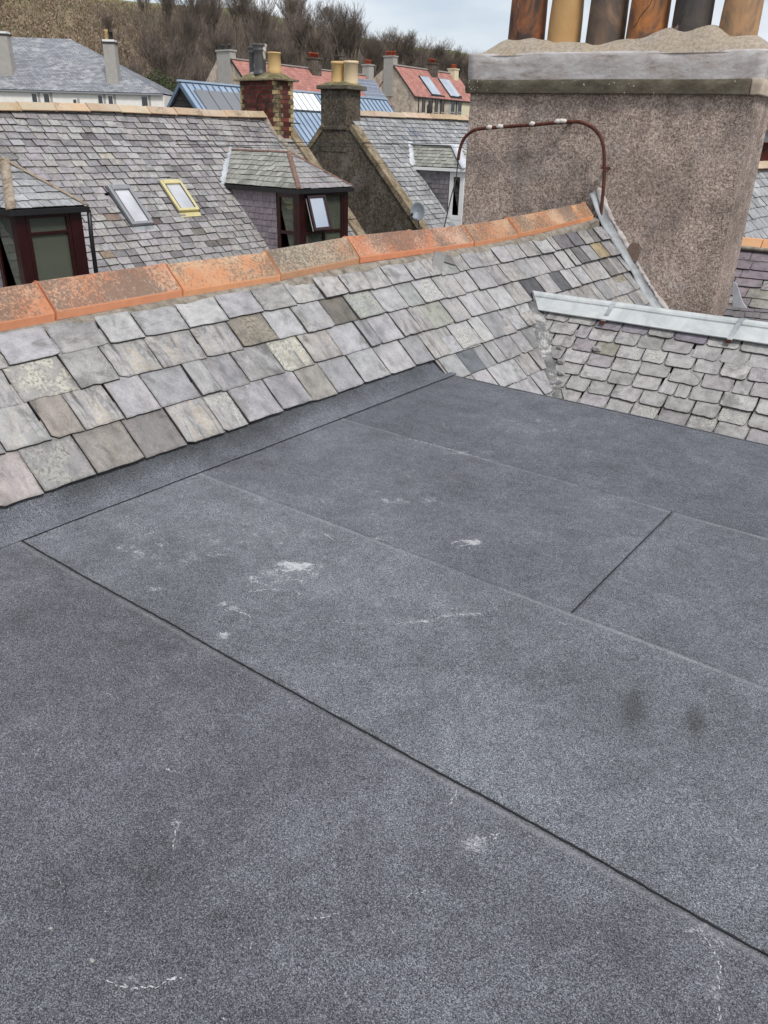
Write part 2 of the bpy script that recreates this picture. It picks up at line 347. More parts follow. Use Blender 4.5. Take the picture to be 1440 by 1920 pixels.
M_['pot_black'] = pot_mat('pot_black_patched', (.10, .085, .075), (.03, .027, .03), .5, (.40, .27, .2))
M_['pot_bandt'] = pot_mat('pot_tan_grey', (.50, .29, .15), (.15, .12, .09), .52)
M_['pot_buff'] = simple('pot_buff', (.62, .42, .19), .8, var=.12, sc_=5)
M_['pot_cream'] = simple('pot_cream', (.66, .52, .33), .75, var=.08, sc_=5)
M_['pot_red'] = simple('pot_red', (.42, .09, .05), .8, var=.2, sc_=5)
t = NT('pot_white_black', .5, spec=.5); sx = t.n('ShaderNodeSeparateXYZ'); t.l(t.tc.outputs['Object'], sx.inputs[0])
c = t.mix(t.ramp(t.noise(1.9, 4, .5, t.vec('Object', (1.6, 1.6, .8)), .6), [(.5, 0), (.53, 1)]), (.06, .056, .055), (.52, .47, .42)); t.col(c); M_['pot_paint'] = t.m
# metals
def metal_mat(name, a, b, rough=.5, metal=.6, sc_=6, stretch=(1, 1, 1), bmp=.003):
    t = NT(name, rough, metal, .5); n = t.noise(sc_, 7, .7, t.vec('Object', stretch), .6); t.col(t.ramp(n, [(.35, a), (.62, b)])); t.bump(t.noise(sc_*2, 5, .6), .4, bmp); t.rough(t.ramp(n, [(.3, rough-.1), (.7, rough+.15)])); return t.m
M_['zinc'] = metal_mat('galvanised_zinc', (.44, .465, .46), (.58, .60, .595), .6, .2, 5)
M_['lead'] = metal_mat('lead_flashing', (.20, .215, .225), (.42, .44, .455), .6, .2, 4)
M_['lead_mid'] = metal_mat('grey_white_lead', (.34, .36, .39), (.50, .52, .55), .6, .1, 4)
M_['lead_white'] = metal_mat('white_lead', (.45, .47, .50), (.62, .63, .66), .6, .1, 4)
t = NT('valley_gutter', .8); c = t.ramp(t.noise(4.5, 7, .72, None, .7), [(.38, (.10, .10, .10)), (.52, (.20, .20, .195)), (.58, (.42, .41, .40)), (.7, (.54, .53, .52))]); c = t.mix(.8, c, t.ramp(t.noise(70, 4, .8), [(.35, .5), (.65, 1.3)]), 'MULTIPLY'); t.col(c); t.bump(t.noise(12, 6, .7), .5, .006); M_['valley'] = t.m
t = NT('rusty_pipe', .7, .2); c = t.ramp(t.noise(14, 5, .7), [(.3, (.045, .016, .012)), (.6, (.12, .04, .028)), (.75, (.26, .12, .05))]); t.col(c); t.bump(t.noise(60, 5, .7), .6, .002); M_['rust'] = t.m
M_['flake'] = simple('white_flaking', (.62, .58, .53), .9, var=.15, sc_=40, bump=.004)
M_['chip'] = simple('chip', (.33, .32, .30), .9)
M_['black'] = simple('black_plastic', (.012, .012, .013), .45, spec=.5)
M_['darkgrey'] = simple('dark_grey_metal', (.08, .085, .09), .45, .3)
M_['greyframe'] = simple('grey_metal_frame', (.32, .33, .34), .4, .5, .5, var=.08)
M_['yellowframe'] = simple('yellow_metal_frame', (.66, .58, .30), .45, .3, .5, var=.1)
M_['dish'] = simple('dish_grey', (.20, .22, .25), .5, .2, var=.08)
M_['redwood'] = simple('dark_red_frame', (.026, .005, .005), .3, spec=.5, var=.25)
M_['white_pvc'] = simple('white_frame', (.74, .74, .73), .4, spec=.5, var=.04)
M_['blind'] = simple('pale_room', (.74, .74, .60), .9, var=.12, sc_=2)
M_['rafter'] = simple('dark_timber', (.04, .036, .034), .8, var=.3, sc_=12)
M_['cable'] = simple('cable', (.02, .02, .02), .6)
def glass(name, tint=(.09, .10, .10), tr=.4, ro=.03):
    t = NT(name, ro, 0, .9); t.col(tint); g = t.n('ShaderNodeBsdfTransparent'); g.inputs[0].default_value = (.8, .85, .8, 1)
    m = t.n('ShaderNodeMixShader'); m.inputs[0].default_value = tr; t.l(t.b.outputs[0], m.inputs[1]); t.l(g.outputs[0], m.inputs[2]); t.l(m.outputs[0], t.t.nodes['Material Output'].inputs[0]); return t.m
M_['glass'] = glass('window_glass', (.13, .14, .11), .45)  # pale diffuse tint paints the reflected sky into the panes
M_['glass_dark'] = glass('dark_glass', (.012, .014, .016), .0, .05)
t = NT('skylight_glass', .04, 0, 1.); t.col(t.ramp(t.noise(3, 2, .4), [(.3, (.42, .43, .45)), (.7, (.60, .60, .63))])); M_['glass_sky'] = t.m
t = NT('mirror_glass', .03, .85, 1.); t.col((.62, .66, .72)); M_['glass_mirror'] = t.m
M_['roomdark'] = simple('room_dark', (.03, .03, .028), .9)
# bricks
def brick_mat(name, base, v_=.35):
    t = NT(name, .85); r, oi = t.rnd(); c = t.mix(r, tuple(x*(1-v_) for x in base), tuple(x*(1+v_) for x in base)); c = t.mix(t.ramp(t.noise(3.2, 5, .7), [(.45, 0), (.62, .85)]), c, (.03, .025, .02)); t.col(c); t.bump(t.noise(40, 4, .7), .5, .004); return t.m
M_['brick_red'] = brick_mat('red_brick', (.125, .032, .025), .45); M_['brick_buff'] = brick_mat('buff_brick', (.36, .27, .14), .45)
M_['brick_joint'] = simple('brick_mortar', (.20, .17, .13), .95, var=.3, sc_=14)
t = NT('skew_stone', .9); c = t.ramp(t.noise(6, 6, .75), [(.32, (.09, .07, .04)), (.5, (.21, .165, .105)), (.62, (.30, .24, .17)), (.74, (.55, .52, .44))]); t.col(c); t.bump(t.noise(25, 6, .7), .8, .01); M_['skew'] = t.m
# far materials
M_['blue_steel'] = metal_mat('blue_steel_roof', (.29, .37, .48), (.36, .44, .54), .5, .2, 1, bmp=.001)
M_['blue_trim'] = simple('blue_trim', (.13, .19, .26), .5, .3)
M_['polycarb'] = simple('white_glazing', (.78, .80, .80), .3, spec=.6, var=.04, sc_=1)
M_['pv_grey'] = simple('solar_panel_grey', (.20, .205, .22), .35, .1, .6, var=.05, sc_=1)
t = NT('solar_cells', .25, .1, .7); bk = t.n('ShaderNodeTexBrick'); bk.offset = 0; bk.inputs['Scale'].default_value = 1; bk.inputs['Brick Width'].default_value = .33; bk.inputs['Row Height'].default_value = .33; bk.inputs['Mortar Size'].default_value = .015
t.l(t.tc.outputs['UV'], bk.inputs['Vector']); bk.inputs['Color1'].default_value = (.13, .155, .21, 1); bk.inputs['Color2'].default_value = (.15, .175, .235, 1); bk.inputs['Mortar'].default_value = (.42, .45, .50, 1); t.col(bk.outputs[0]); M_['pv'] = t.m
t = NT('solar_pale', .18, .2, 1.); t.col(t.ramp(t.noise(.7, 2, .5), [(.3, (.38, .43, .50)), (.7, (.52, .57, .63))])); M_['pv_pale'] = t.m
t = NT('red_tiles', .85); v = t.vec('Object', (1, 1, 1)); c = t.ramp(t.noise(1.2, 6, .7), [(.32, (.24, .12, .10)), (.5, (.38, .17, .14)), (.68, (.47, .24, .20))]); wv = t.n('ShaderNodeTexWave', wave_type='BANDS', bands_direction='Z'); wv.inputs['Scale'].default_value = 1.1; t.l(v, wv.inputs[0])
c = t.mix(.35, c, t.ramp(wv.outputs['Fac'], [(.0, .55), (.3, 1), (1, 1.1)]), 'MULTIPLY'); c = t.mix(t.ramp(t.noise(.5, 5, .7), [(.55, 0), (.7, .5)]), c, (.24, .19, .17)); t.col(c); M_['tiles_red'] = t.m
t = NT('far_slate', .55, spec=.4); br = t.n('ShaderNodeTexBrick'); br.inputs['Scale'].default_value = 1; br.inputs['Brick Width'].default_value = .55; br.inputs['Row Height'].default_value = .3; br.inputs['Mortar Size'].default_value = .03; t.l(t.tc.outputs['UV'], br.inputs['Vector'])
br.inputs['Color1'].default_value = (.16, .165, .18, 1); br.inputs['Color2'].default_value = (.31, .315, .335, 1); br.inputs['Mortar'].default_value = (.10, .105, .115, 1)
c = t.mix(t.ramp(t.noise(.55, 7, .75, t.vec('Object', (1, 1, 2.2))), [(.5, 0), (.66, .8)]), br.outputs[0], (.42, .43, .43)); c = t.mix(t.ramp(t.noise(.25, 4, .6), [(.4, 0), (.7, .3)]), c, (.16, .17, .21)); t.col(c); M_['far_slate'] = t.m
# nature
t = NT('hill_ground', .95, spec=.1); n1 = t.noise(.035, 5, .6, None, .4); n2 = t.noise(.35, 6, .75); n3 = t.noise(1.6, 5, .8)
c = t.ramp(t.math('ADD', t.math('MULTIPLY', n1, .55), t.math('MULTIPLY', n2, .45)), [(.36, (.12, .13, .06)), (.46, (.23, .19, .12)), (.54, (.33, .245, .18)), (.66, (.38, .29, .22))])
c = t.mix(.9, c, t.ramp(n3, [(.3, .55), (.7, 1.35)]), 'MULTIPLY')
a = t.n('ShaderNodeAttribute', attribute_name='cover'); s3 = t.n('ShaderNodeSeparateColor'); t.l(a.outputs['Color'], s3.inputs[0])
c = t.mix(s3.outputs[0], c, t.mix(n2, (.10, .08, .062), (.17, .138, .112))); c = t.mix(s3.outputs[1], c, t.mix(n3, (.15, .18, .06), (.24, .26, .11))); t.col(c); t.bump(n3, .8, .5); M_['hill'] = t.m
t = NT('bracken', .95, spec=.05); r, oi = t.rnd(); t.col(t.ramp(r, [(0, (.26, .18, .13)), (.3, (.36, .265, .20)), (.55, (.42, .32, .25)), (.75, (.26, .23, .14)), (.9, (.17, .19, .09)), (1, (.45, .37, .29))])); M_['bracken'] = t.m
M_['bark'] = simple('bark', (.085, .072, .06), .95, var=.35, sc_=1.5)
M_['twig'] = simple('twigs', (.15, .122, .10), .95, var=.35, sc_=.3)
t = NT('brush', .95, spec=.05); r, oi = t.rnd(); t.col(t.ramp(r, [(0, (.10, .082, .068)), (.4, (.15, .122, .10)), (.7, (.195, .16, .13)), (1, (.25, .205, .17))])); M_['brush'] = t.m
t = NT('ivy', .7); r, oi = t.rnd(); t.col(t.ramp(r, [(0, (.02, .035, .012)), (.5, (.05, .08, .025)), (1, (.09, .12, .04))])); M_['leaf'] = t.m
M_['ground'] = simple('street_ground', (.11, .11, .105), .95, var=.2, sc_=1)
M_['grass'] = simple('grass_ground', (.09, .11, .04), .95, var=.3, sc_=.2)

# ------------------------------------------------------------------ slates
def clip_poly(poly, clip):
    out = poly; n = len(clip)
    for i in range(n):
        a = clip[i]; b = clip[(i+1) % n]; ex, ey = b[0]-a[0], b[1]-a[1]; inp = out; out = []
        def side(p): return ex*(p[1]-a[1])-ey*(p[0]-a[0])
        for j in range(len(inp)):
            p, q = inp[j-1], inp[j]; sp, sq = side(p), side(q)
            if (sp >= 0) != (sq >= 0):
                t = sp/(sp-sq); out.append((p[0]+(q[0]-p[0])*t, p[1]+(q[1]-p[1])*t))
            if sq >= 0: out.append(q)
        if len(out) < 3: return []
    return out
def area(p): return .5*sum(p[i-1][0]*p[i][1]-p[i][0]*p[i-1][1] for i in range(len(p)))
def unit_outline(rough, rnd, style):
    """outline in 0..1 x 0..1, tail at v=0 (ccw)"""
    p = []
    n = 7
    cl, cr = rnd.uniform(0, .05)*rough, rnd.uniform(0, .05)*rough
    if style == 'stone': cl, cr = rnd.uniform(.04, .14), rnd.uniform(.04, .14)
    for i in range(n):
        u = i/(n-1); e = 0
        if i == 0: e = cl*1.2 if style == 'stone' or rnd.random() < .35 else 0
        if i == n-1: e = cr*1.2 if style == 'stone' or rnd.random() < .35 else 0
        p.append((u+(0 if i in (0, n-1) else rnd.uniform(-.02, .02)), e+rnd.uniform(0, .014)*rough+(.035*rough*rnd.random() if rnd.random() < .12 else 0)))
    if style == 'stone':
        p[0] = (cl*.25, cl*.8); p[1] = (.12, .008); p[-1] = (1-cr*.25, cr*.8); p[-2] = (.88, .006)
    p.append((1+rnd.uniform(-.018, .014)*rough, .3)); p.append((1+rnd.uniform(-.014, .012)*rough, .62)); p.append((1, 1)); p.append((0, 1))
    p.append((rnd.uniform(-.012, .014)*rough, .62)); p.append((rnd.uniform(-.014, .018)*rough, .3))
    return p
def outline_mesh(poly, uv, th):
    """extrude list of (x,y) between z=0 and z=th; top slightly inset for a worn arris"""
    n = len(poly); cx = sum(p[0] for p in poly)/n; cy = sum(p[1] for p in poly)/n
    vs = [(x, y, 0) for x, y in poly]+[(x, y, th) for x, y in poly]
    fs = [tuple(range(n, 2*n))]+[(i, (i+1) % n, n+(i+1) % n, n+i) for i in range(n)]
    uvs = [uv[i-n] for i in range(n, 2*n)]
    for i in range(n): uvs += [uv[i], uv[(i+1) % n], uv[(i+1) % n], uv[i]]
    return vs, fs, uvs
VARIANTS = {}
def dark_edges(me):
    me.materials.append(M_['edge']); me.update(); nz = np.zeros(len(me.polygons), dtype=np.int32)
    for p in me.polygons: nz[p.index] = 1 if len(p.vertices) == 4 else 0
    me.polygons.foreach_set('material_index', nz)
def variants(style, mat, count=10):
    key = (style, mat.name)
    if key not in VARIANTS:
        r = random.Random(hash(style) % 97 if False else len(VARIANTS)*13+5); L_ = []
        for k in range(count):
            o = unit_outline({'fine': .5, 'rough': 1.0, 'stone': 1.2}[style], r, style)
            vs, fs, uvs = outline_mesh(o, o, 1.0)
            me = bpy.data.meshes.new('slate'); me.from_pydata(vs, [], fs); me.materials.append(mat); dark_edges(me)
            ul = me.uv_layers.new(name='UVMap'); ul.data.foreach_set('uv', [c for p in uvs for c in p]); me.update()
            L_.append((me, o))
        VARIANTS[key] = L_
    return VARIANTS[key]
ALL_SINGLES = []
def slates(parent, P0, sdir_, udir, clip, expo, wr, th, mat, style='rough', singles=9999, phase=0, dz=None, skip=None, name='slate', seed=1, u0=None, gap=.004, lenf=1.75, tint=None, yaw=.012, taper=None, minpx=9):
    """courses of slates on the plane P0 + s*sdir + u*udir inside the convex polygon clip [(s,u)..ccw].
    Pieces big enough in view are single objects (children of parent), the others one joined part."""
    rnd = random.Random(seed); P0 = Vector(P0); S = Vector(sdir_).normalized(); U = Vector(udir).normalized(); N = S.cross(U).normalized()
    smin, smax = min(p[0] for p in clip), max(p[0] for p in clip); umin, umax = min(p[1] for p in clip), max(p[1] for p in clip)
    vr = variants(style, mat); items = []; u = umin if u0 is None else u0; row = 0
    while u < umax-.01:
        e = expo*(1 if taper is None else taper(u)); Lg = e*lenf
        s = smin-rnd.uniform(0, wr[1])
        while s < smax:
            wdt = rnd.uniform(*wr)*(1 if rnd.random() > .06 else .6)
            if not (skip and skip(s+wdt/2, u+e/2)):
                items.append((s, u+rnd.uniform(-.006, .006)*(expo/.17), wdt-gap, e, Lg))
            s += wdt
        u += e; row += 1
    full = []
    for (s, u, wd, e, Lg) in items:
        top = min(u+Lg, umax+.0001)
        rect = [(s, u), (s+wd, u), (s+wd, top), (s, top)]
        vi = rnd.randrange(len(vr)); me, o = vr[vi]
        inside = all(sum(1 for _ in [0]) and ((clip[(i+1) % len(clip)][0]-clip[i][0])*(q[1]-clip[i][1])-(clip[(i+1) % len(clip)][1]-clip[i][1])*(q[0]-clip[i][0])) >= -1e-6 for i in range(len(clip)) for q in rect)
        cp = None
        if not inside:
            cp = clip_poly([(s+a*wd, u+b*(top-u)) for a, b in o], clip)
            if len(cp) < 3 or area(cp) < .12*wd*e: continue
        thk = th*rnd.uniform(.75, 1.3); tail = thk*rnd.uniform(1.0, 1.25); tan = max(tail/e*.98, .01)
        d = dz(s+wd/2, u) if dz else 0
        cpt = P0+S*(s+wd/2)+U*(u+e/2)+N*d
        px, py, z = proj(cpt); inview = -40 < px < 1480 and -60 < py < 1980 and z > 0
        facing = N.dot(CAM-cpt)/(CAM-cpt).length
        size = wd*F_/z if z > 0 else 0
        full.append((size if inview else -1, s, u, wd, e, top, vi, cp, thk, tail, tan, d, rnd.uniform(-yaw, yaw), (px, py)))
    full.sort(key=lambda q: -q[0])
    nsing = 0; V = []; Fc = []; UVs = []; made = []
    for q in full:
        size, s, u, wd, e, top, vi, cp, thk, tail, tan, d, yw, pp = q
        me, o = vr[vi]; Uo = (U-N*tan).normalized(); No = S.cross(Uo).normalized()
        if top-u < 1e-3: continue
        So = (S+Uo*yw).normalized(); Uo = No.cross(So).normalized()
        org = P0+S*s+U*u+N*(tail+d+.001)
        single = size >= minpx and nsing < singles
        if cp is None:
            Mx = Matrix(((So.x*wd, Uo.x*(top-u), No.x*thk, org.x), (So.y*wd, Uo.y*(top-u), No.y*thk, org.y), (So.z*wd, Uo.z*(top-u), No.z*thk, org.z), (0, 0, 0, 1)))
            if single:
                ob = bpy.data.objects.new(name, me); sc.collection.objects.link(ob); ob.parent = parent
                of = OFF[parent.name]; ob.matrix_local = Matrix.Translation(-of) @ Mx; OFF[ob.name] = of
            else:
                vs, fs, uvs = outline_mesh(o, o, 1.0); b = len(V); V += [tuple(Mx @ Vector(v)) for v in vs]; Fc += [tuple(i+b for i in f) for f in fs]; UVs += uvs; continue
        else:
            if len(cp) == 4: cp = [cp[0], ((cp[0][0]+cp[1][0])/2, (cp[0][1]+cp[1][1])/2)]+cp[1:]
            loc = [(a-s, b_-u) for a, b_ in cp]; uv = [((a-s)/wd, (b_-u)/(top-u)) for a, b_ in cp]
            vs, fs, uvs = outline_mesh(loc, uv, thk); W = [tuple(org+So*v[0]+Uo*v[1]+No*v[2]) for v in vs]
            if single:
                of = OFF[parent.name]; m2 = bpy.data.meshes.new('slate'); m2.from_pydata([tuple(Vector(v)-of) for v in W], [], fs); m2.materials.append(mat); dark_edges(m2)
                ul = m2.uv_layers.new(name='UVMap'); ul.data.foreach_set('uv', [c for p in uvs for c in p]); m2.update()
                ob = bpy.data.objects.new(name, m2); sc.collection.objects.link(ob); ob.parent = parent; OFF[ob.name] = of
            else:
                b = len(V); V += W; Fc += [tuple(i+b for i in f) for f in fs]; UVs += uvs; continue
        ob.color = (1, 1, 1, 1)
        k = rnd.random()
        if tint: tint(ob, rnd)
        nsing += 1; made.append((pp, ob)); ALL_SINGLES.append((pp, ob))
    if V:
        of = OFF[parent.name]; m2 = bpy.data.meshes.new(name+'s'); m2.from_pydata((np.array(V)-np.array(of)).tolist(), [], Fc); m2.materials.append(mat); dark_edges(m2)
        ul = m2.uv_layers.new(name='UVMap'); ul.data.foreach_set('uv', [c for p in UVs for c in p]); m2.update()
        ob = bpy.data.objects.new('small_slates', m2); sc.collection.objects.link(ob); ob.parent = parent; ob['kind'] = 'stuff'; OFF[ob.name] = of
    return made
def recolour(made, px, py, col):
    if made:
        b = min(made, key=lambda m: (m[0][0]-px)**2+(m[0][1]-py)**2); b[1].color = col

def ridge_tiles(parent, pts, arm, thk, mat, joints, name='ridge_tile', lip=None, end_cols=None, ang=45):
    """angular clay ridge tiles along +Y; pts: function y -> (x, z) of the apex"""
    ca, sa = math.cos(R_(ang)), math.sin(R_(ang))
    for i in range(len(joints)-1):
        y0, y1 = joints[i]+.006, joints[i+1]-.005; mb = MB(); prof = []
        ap = .16*arm
        outer = [(-arm*ca, -arm*sa), (-ap*ca, -ap*sa*.62), (-ap*.45, -ap*.12), (ap*.45, -ap*.12), (ap*ca, -ap*sa*.62), (arm*ca, -arm*sa)]
        inner = [(arm*ca-thk*sa, -arm*sa-thk*ca), (0, -thk*1.4), (-arm*ca+thk*sa, -arm*sa-thk*ca)] if lip is None else [(arm*ca-.008, -arm*sa-lip), (arm*ca-.03, -arm*sa-lip), (0, -thk*1.4), (-arm*ca+.03, -arm*sa-lip), (-arm*ca+.008, -arm*sa-lip)]
        prof = outer+inner; n = len(prof); vs = []; jz = random.uniform(-.006, .008); jx = random.uniform(-.006, .006)
        K = 4
        for k in range(K+1):
            y = y0+(y1-y0)*k/K; x, z = pts(y); f = 1+.004*(1-k/K)
            for (a, b) in prof: vs.append((x+a*f+jx, y+random.uniform(-.003, .003), z+b*f+jz+.003*(1-k/K)))
        fs = []
        for k in range(K):
            for j in range(n): fs.append((k*n+j, k*n+(j+1) % n, (k+1)*n+(j+1) % n, (k+1)*n+j))
        fs += [tuple(range(n)), tuple(range(K*n, (K+1)*n))[::-1]]
        fs = [f[::-1] for f in fs]
        mb.add(vs, fs); o = mb.out(name, mat, parent, bevel=.006)
        if end_cols: o.color = end_cols(i, len(joints)-1)
        else:
            g = random.uniform(.85, 1.12); o.color = (g, g*random.uniform(.94, 1.04), g*random.uniform(.9, 1.05), 1)

# ================================================================== SETTING
# street level ground
mesh('ground', [(-900, -300, -5), (600, -300, -5), (600, 1500, -5), (-900, 1500, -5)], [(0, 1, 2, 3)], M_['ground'], kind='structure')

# ================================================================== FELT FLAT ROOF
froot = thing('flat_roof', 'dark grey mineral felt flat roof with lapped sheets and black seams, filling the foreground', 'flat roof', (-1, 2, 0))
SC = []   # scuffs, stains and painted shade along the slates: px, py, radius-x px, radius-y px, strength, type
for a in [(565, 1065, 55, 14, .75, 0), (500, 1105, 55, 9, .65, 0), (430, 1140, 34, 12, .6, 0), (880, 1020, 34, 9, .8, 0), (240, 1033, 40, 10, .45, 0), (760, 940, 60, 10, .45, 0), (720, 1010, 30, 8, .4, 0),
          (290, 1107, 30, 6, .5, 0), (420, 1195, 16, 8, .6, 0), (620, 1010, 60, 14, .3, 0), (450, 905, 40, 10, .25, 0), (530, 940, 90, 12, .25, 0), (880, 850, 60, 6, .4, 0), (1000, 790, 90, 10, .32, 0), (860, 800, 60, 12, .25, 0),
          (1100, 790, 60, 9, .3, 0), (450, 830, 40, 8, .3, 0), (900, 1575, 50, 20, .28, 0), (630, 1580, 18, 30, .4, 0), (330, 1570, 10, 40, .4, 0), (850, 1500, 10, 30, .4, 0), (250, 1840, 70, 8, .5, 0), (330, 1837, 14, 5, .9, 0),
          (1340, 1800, 16, 60, .4, 0), (680, 1740, 80, 30, .25, 0), (60, 1390, 70, 40, .28, 0), (760, 1168, 50, 5, .55, 0), (860, 1155, 50, 4, .55, 0), (320, 1445, 22, 5, .4, 0), (100, 1240, 60, 20, .2, 0), (1420, 1560, 8, 60, .35, 0), (590, 1720, 50, 8, .35, 0), (1010, 1010, 60, 16, .2, 0),
          (1187, 1330, 22, 40, .55, 1), (1303, 1362, 18, 30, .6, 1), (100, 905, 220, 30, .25, 1), (400, 870, 160, 14, .25, 1), (90, 1060, 70, 20, .2, 1), (30, 1300, 40, 30, .2, 1), (500, 1000, 300, 80, .10, 0), (400, 1010, 220, 70, .30, 0), (540, 1090, 120, 40, .40, 0), (1345, 1830, 26, 90, .5, 0), (1310, 1745, 30, 20, .5, 0), (900, 1585, 40, 25, .5, 0), (720, 1560, 200, 60, .15, 0), (700, 900, 160, 30, .25, 0), (1000, 800, 120, 20, .3, 0)]:
    c = at(a[0], a[1], Z=0); ex = at(a[0]+a[2], a[1], Z=0)-c; ey = at(a[0], a[1]+a[3], Z=0)-c
    A = np.linalg.inv(np.array([[ex.x, ey.x], [ex.y, ey.y]])); SC.append((c.x, c.y, A, a[4], a[5]))
def felt_sheet(x0, x1, y0, y1, z, col, step=.02, label=None, zf=None, raggy=None):
    nx = max(2, int((x1-x0)/step)); ny = max(2, int((y1-y0)/step))
    gx, gy = np.meshgrid(np.linspace(x0, x1, nx), np.linspace(y0, y1, ny))
    gx = gx+0.; gy = gy+0.
    # slightly hand-cut edges
    wob = (fbm(gx*1.7, gy*0, 5, 3)-.45)*.02
    e1 = np.clip(1-(gy-y0)/.1, 0, 1); e2 = np.clip(1-(y1-gy)/.1, 0, 1); gy = gy+wob*(e1+e2)
    X = gx.ravel(); Y = gy.ravel()
    Z = z+(fbm(X*1.3, Y*1.3, 3, 3)-.45)*.012+(fbm(X*7, Y*7, 8, 2)-.37)*.0025
    if zf is not None: Z = Z+zf(X, Y)
    s0 = np.zeros_like(X); s1 = np.zeros_like(X)
    for (cx, cy, A, st, ty) in SC:
        m = (np.abs(X-cx) < 1.6) & (np.abs(Y-cy) < 1.6)
        if not m.any(): continue
        a = A[0, 0]*(X[m]-cx)+A[0, 1]*(Y[m]-cy); b = A[1, 0]*(X[m]-cx)+A[1, 1]*(Y[m]-cy)
        nn = fbm(X[m]*9, Y[m]*9, 21, 4); nn2 = fbm(X[m]*26, Y[m]*26, 31, 3)
        g = np.exp(-(a*a+b*b)*.9)
        if ty == 0: s0[m] = np.maximum(s0[m], st*np.clip((g+(nn-.47)*1.3-.35)*2.2, 0, 1)*np.clip(nn2*2.2-.3, .2, 1))
        else: s1[m] = np.maximum(s1[m], st*np.clip(g*1.2+(nn-.5)*.9, 0, 1)*g**.3)
    if zf is not None: s1 = np.maximum(s1, .6*np.clip((XS-.05-X)/.10, 0, 1)*np.clip(fbm(X*6, Y*2.5, 61, 4)*2.2-.35, 0, 1))  # crease shade under the slates, painted into the dark channel of the upstand
    # worn, paler lap along the edge of the sheet
    s2 = np.exp(-((Y-y1+.012)/.010)**2)*np.clip(fbm(X*2.2, Y*0, 9, 4)*3-.9, 0, 1) if zf is None else np.zeros_like(X)
    # thin random scratches
    for k in range(10):
        cx = rng.uniform(x0, x1); cy = rng.uniform(y0, y1); an = rng.uniform(0, 3.14); ln = rng.uniform(.05, .3)
        dx = X-cx; dy = Y-cy; al = dx*math.cos(an)+dy*math.sin(an); ac = -dx*math.sin(an)+dy*math.cos(an)+al*al*rng.uniform(-1.5, 1.5)
        s0 = np.maximum(s0, .35*np.exp(-(ac/.008)**2)*(np.abs(al) < ln)*vnoise(al*30+k*9, ac*0))
    idx = np.arange(nx*ny).reshape(ny, nx); fs = np.stack([idx[:-1, :-1], idx[:-1, 1:], idx[1:, 1:], idx[1:, :-1]], -1).reshape(-1, 4)
    # skirt for the sheet thickness
    V = np.stack([X, Y, Z], 1); ring = np.concatenate([idx[0, :], idx[1:, -1], idx[-1, -2::-1], idx[-2:0:-1, 0]]); nb = len(V)
    low = V[ring].copy(); low[:, 2] -= .012; V = np.vstack([V, low]); n = len(ring)
    sk = [(int(ring[i]), int(nb+i), int(nb+(i+1) % n), int(ring[(i+1) % n])) for i in range(n)]
    o = mesh('felt_sheet', V, fs.tolist()+sk, M_['felt'], froot, True)
    at_ = o.data.color_attributes.new('scuff_shade', 'FLOAT_COLOR', 'POINT'); d = np.zeros((len(V), 4)); d[:nx*ny, 0] = s0; d[:nx*ny, 1] = s1; d[:nx*ny, 2] = s2; d[:, 3] = 1; at_.data.foreach_set('color', d.ravel())
    o.color = (*col, 1)
    if label: o['label'] = label
    return o
YA, YB, YC, YD = 1.49, 2.55, 3.78, 5.17; XS = -3.15; XR = 2.2
felt_sheet(-3.3, XR, -1.6, YA, .012, (.90, .89, .90), .016, 'nearest felt sheet, slightly brownish grey')
felt_sheet(-3.3, XR, YA+.003, YB, .008, (1.08, 1.09, 1.09), .016, 'paler felt sheet beyond the thick black seam')
felt_sheet(-3.3, -.935, YB+.002, YC, .006, (.95, .95, .97), .016)
felt_sheet(-.93, XR, YB+.002, YC, .0065, (.98, .98, .99), .018)
felt_sheet(-3.3, XR, YC+.002, YD, .003, (.84, .85, .87), .018, 'darkest felt sheet along the far edge')
# upstand strip turning up under the slates
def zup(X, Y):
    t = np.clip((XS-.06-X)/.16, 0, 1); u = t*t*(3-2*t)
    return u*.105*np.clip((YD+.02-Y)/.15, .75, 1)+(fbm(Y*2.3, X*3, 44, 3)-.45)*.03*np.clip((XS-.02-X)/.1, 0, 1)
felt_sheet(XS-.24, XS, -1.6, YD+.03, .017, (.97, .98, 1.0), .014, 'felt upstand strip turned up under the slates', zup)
# far edge drip: felt dressed over the edge
def edge_fold():
    mb = MB(); n = 60; vs = []; fs = []
    for i in range(n+1):
        x = -3.2+(XR+3.2)*i/n
        for (dy, dz_) in ((0, .006), (.025, .004), (.045, -.012), (.05, -.14)):
            vs.append((x, YD-.012+dy+random.uniform(-.002, .002), dz_+(float(fbm(x*1.3, YD*1.3, 3, 3))-.45)*.012))
    for i in range(n):
        for k in range(3): fs.append((i*4+k, (i+1)*4+k, (i+1)*4+k+1, i*4+k+1))
    mb.add(vs, fs); o = mb.out('felt_edge', M_['felt'], froot, True); o.color = (.7, .71, .73, 1)
edge_fold()
def bead(pts, wd, h, name='bitumen_seam'):
    mb = MB(); vs = []; fs = []; n = len(pts)
    for i, p in enumerate(pts):
        p = Vector(p); t = (Vector(pts[min(i+1, n-1)])-Vector(pts[max(i-1, 0)])).normalized(); s = Vector((-t.y, t.x, 0)); w_ = wd*random.uniform(.55, 1.35)
        p = p+s*random.uniform(-.0015, .0015)
        vs += [p-s*w_, p-s*w_*.5+Vector((0, 0, h)), p+s*w_*.5+Vector((0, 0, h)), p+s*w_]
    for i in range(n-1):
        for k in range(3): fs.append((i*4+k, i*4+k+1, (i+1)*4+k+1, (i+1)*4+k))
    mb.add(vs, fs); return mb.out(name, M_['bitumen'], froot)
zf_ = lambda x, y: (float(fbm(x*1.3, y*1.3, 3, 3))-.45)*.012+(float(fbm(x*7, y*7, 8, 2))-.37)*.0025
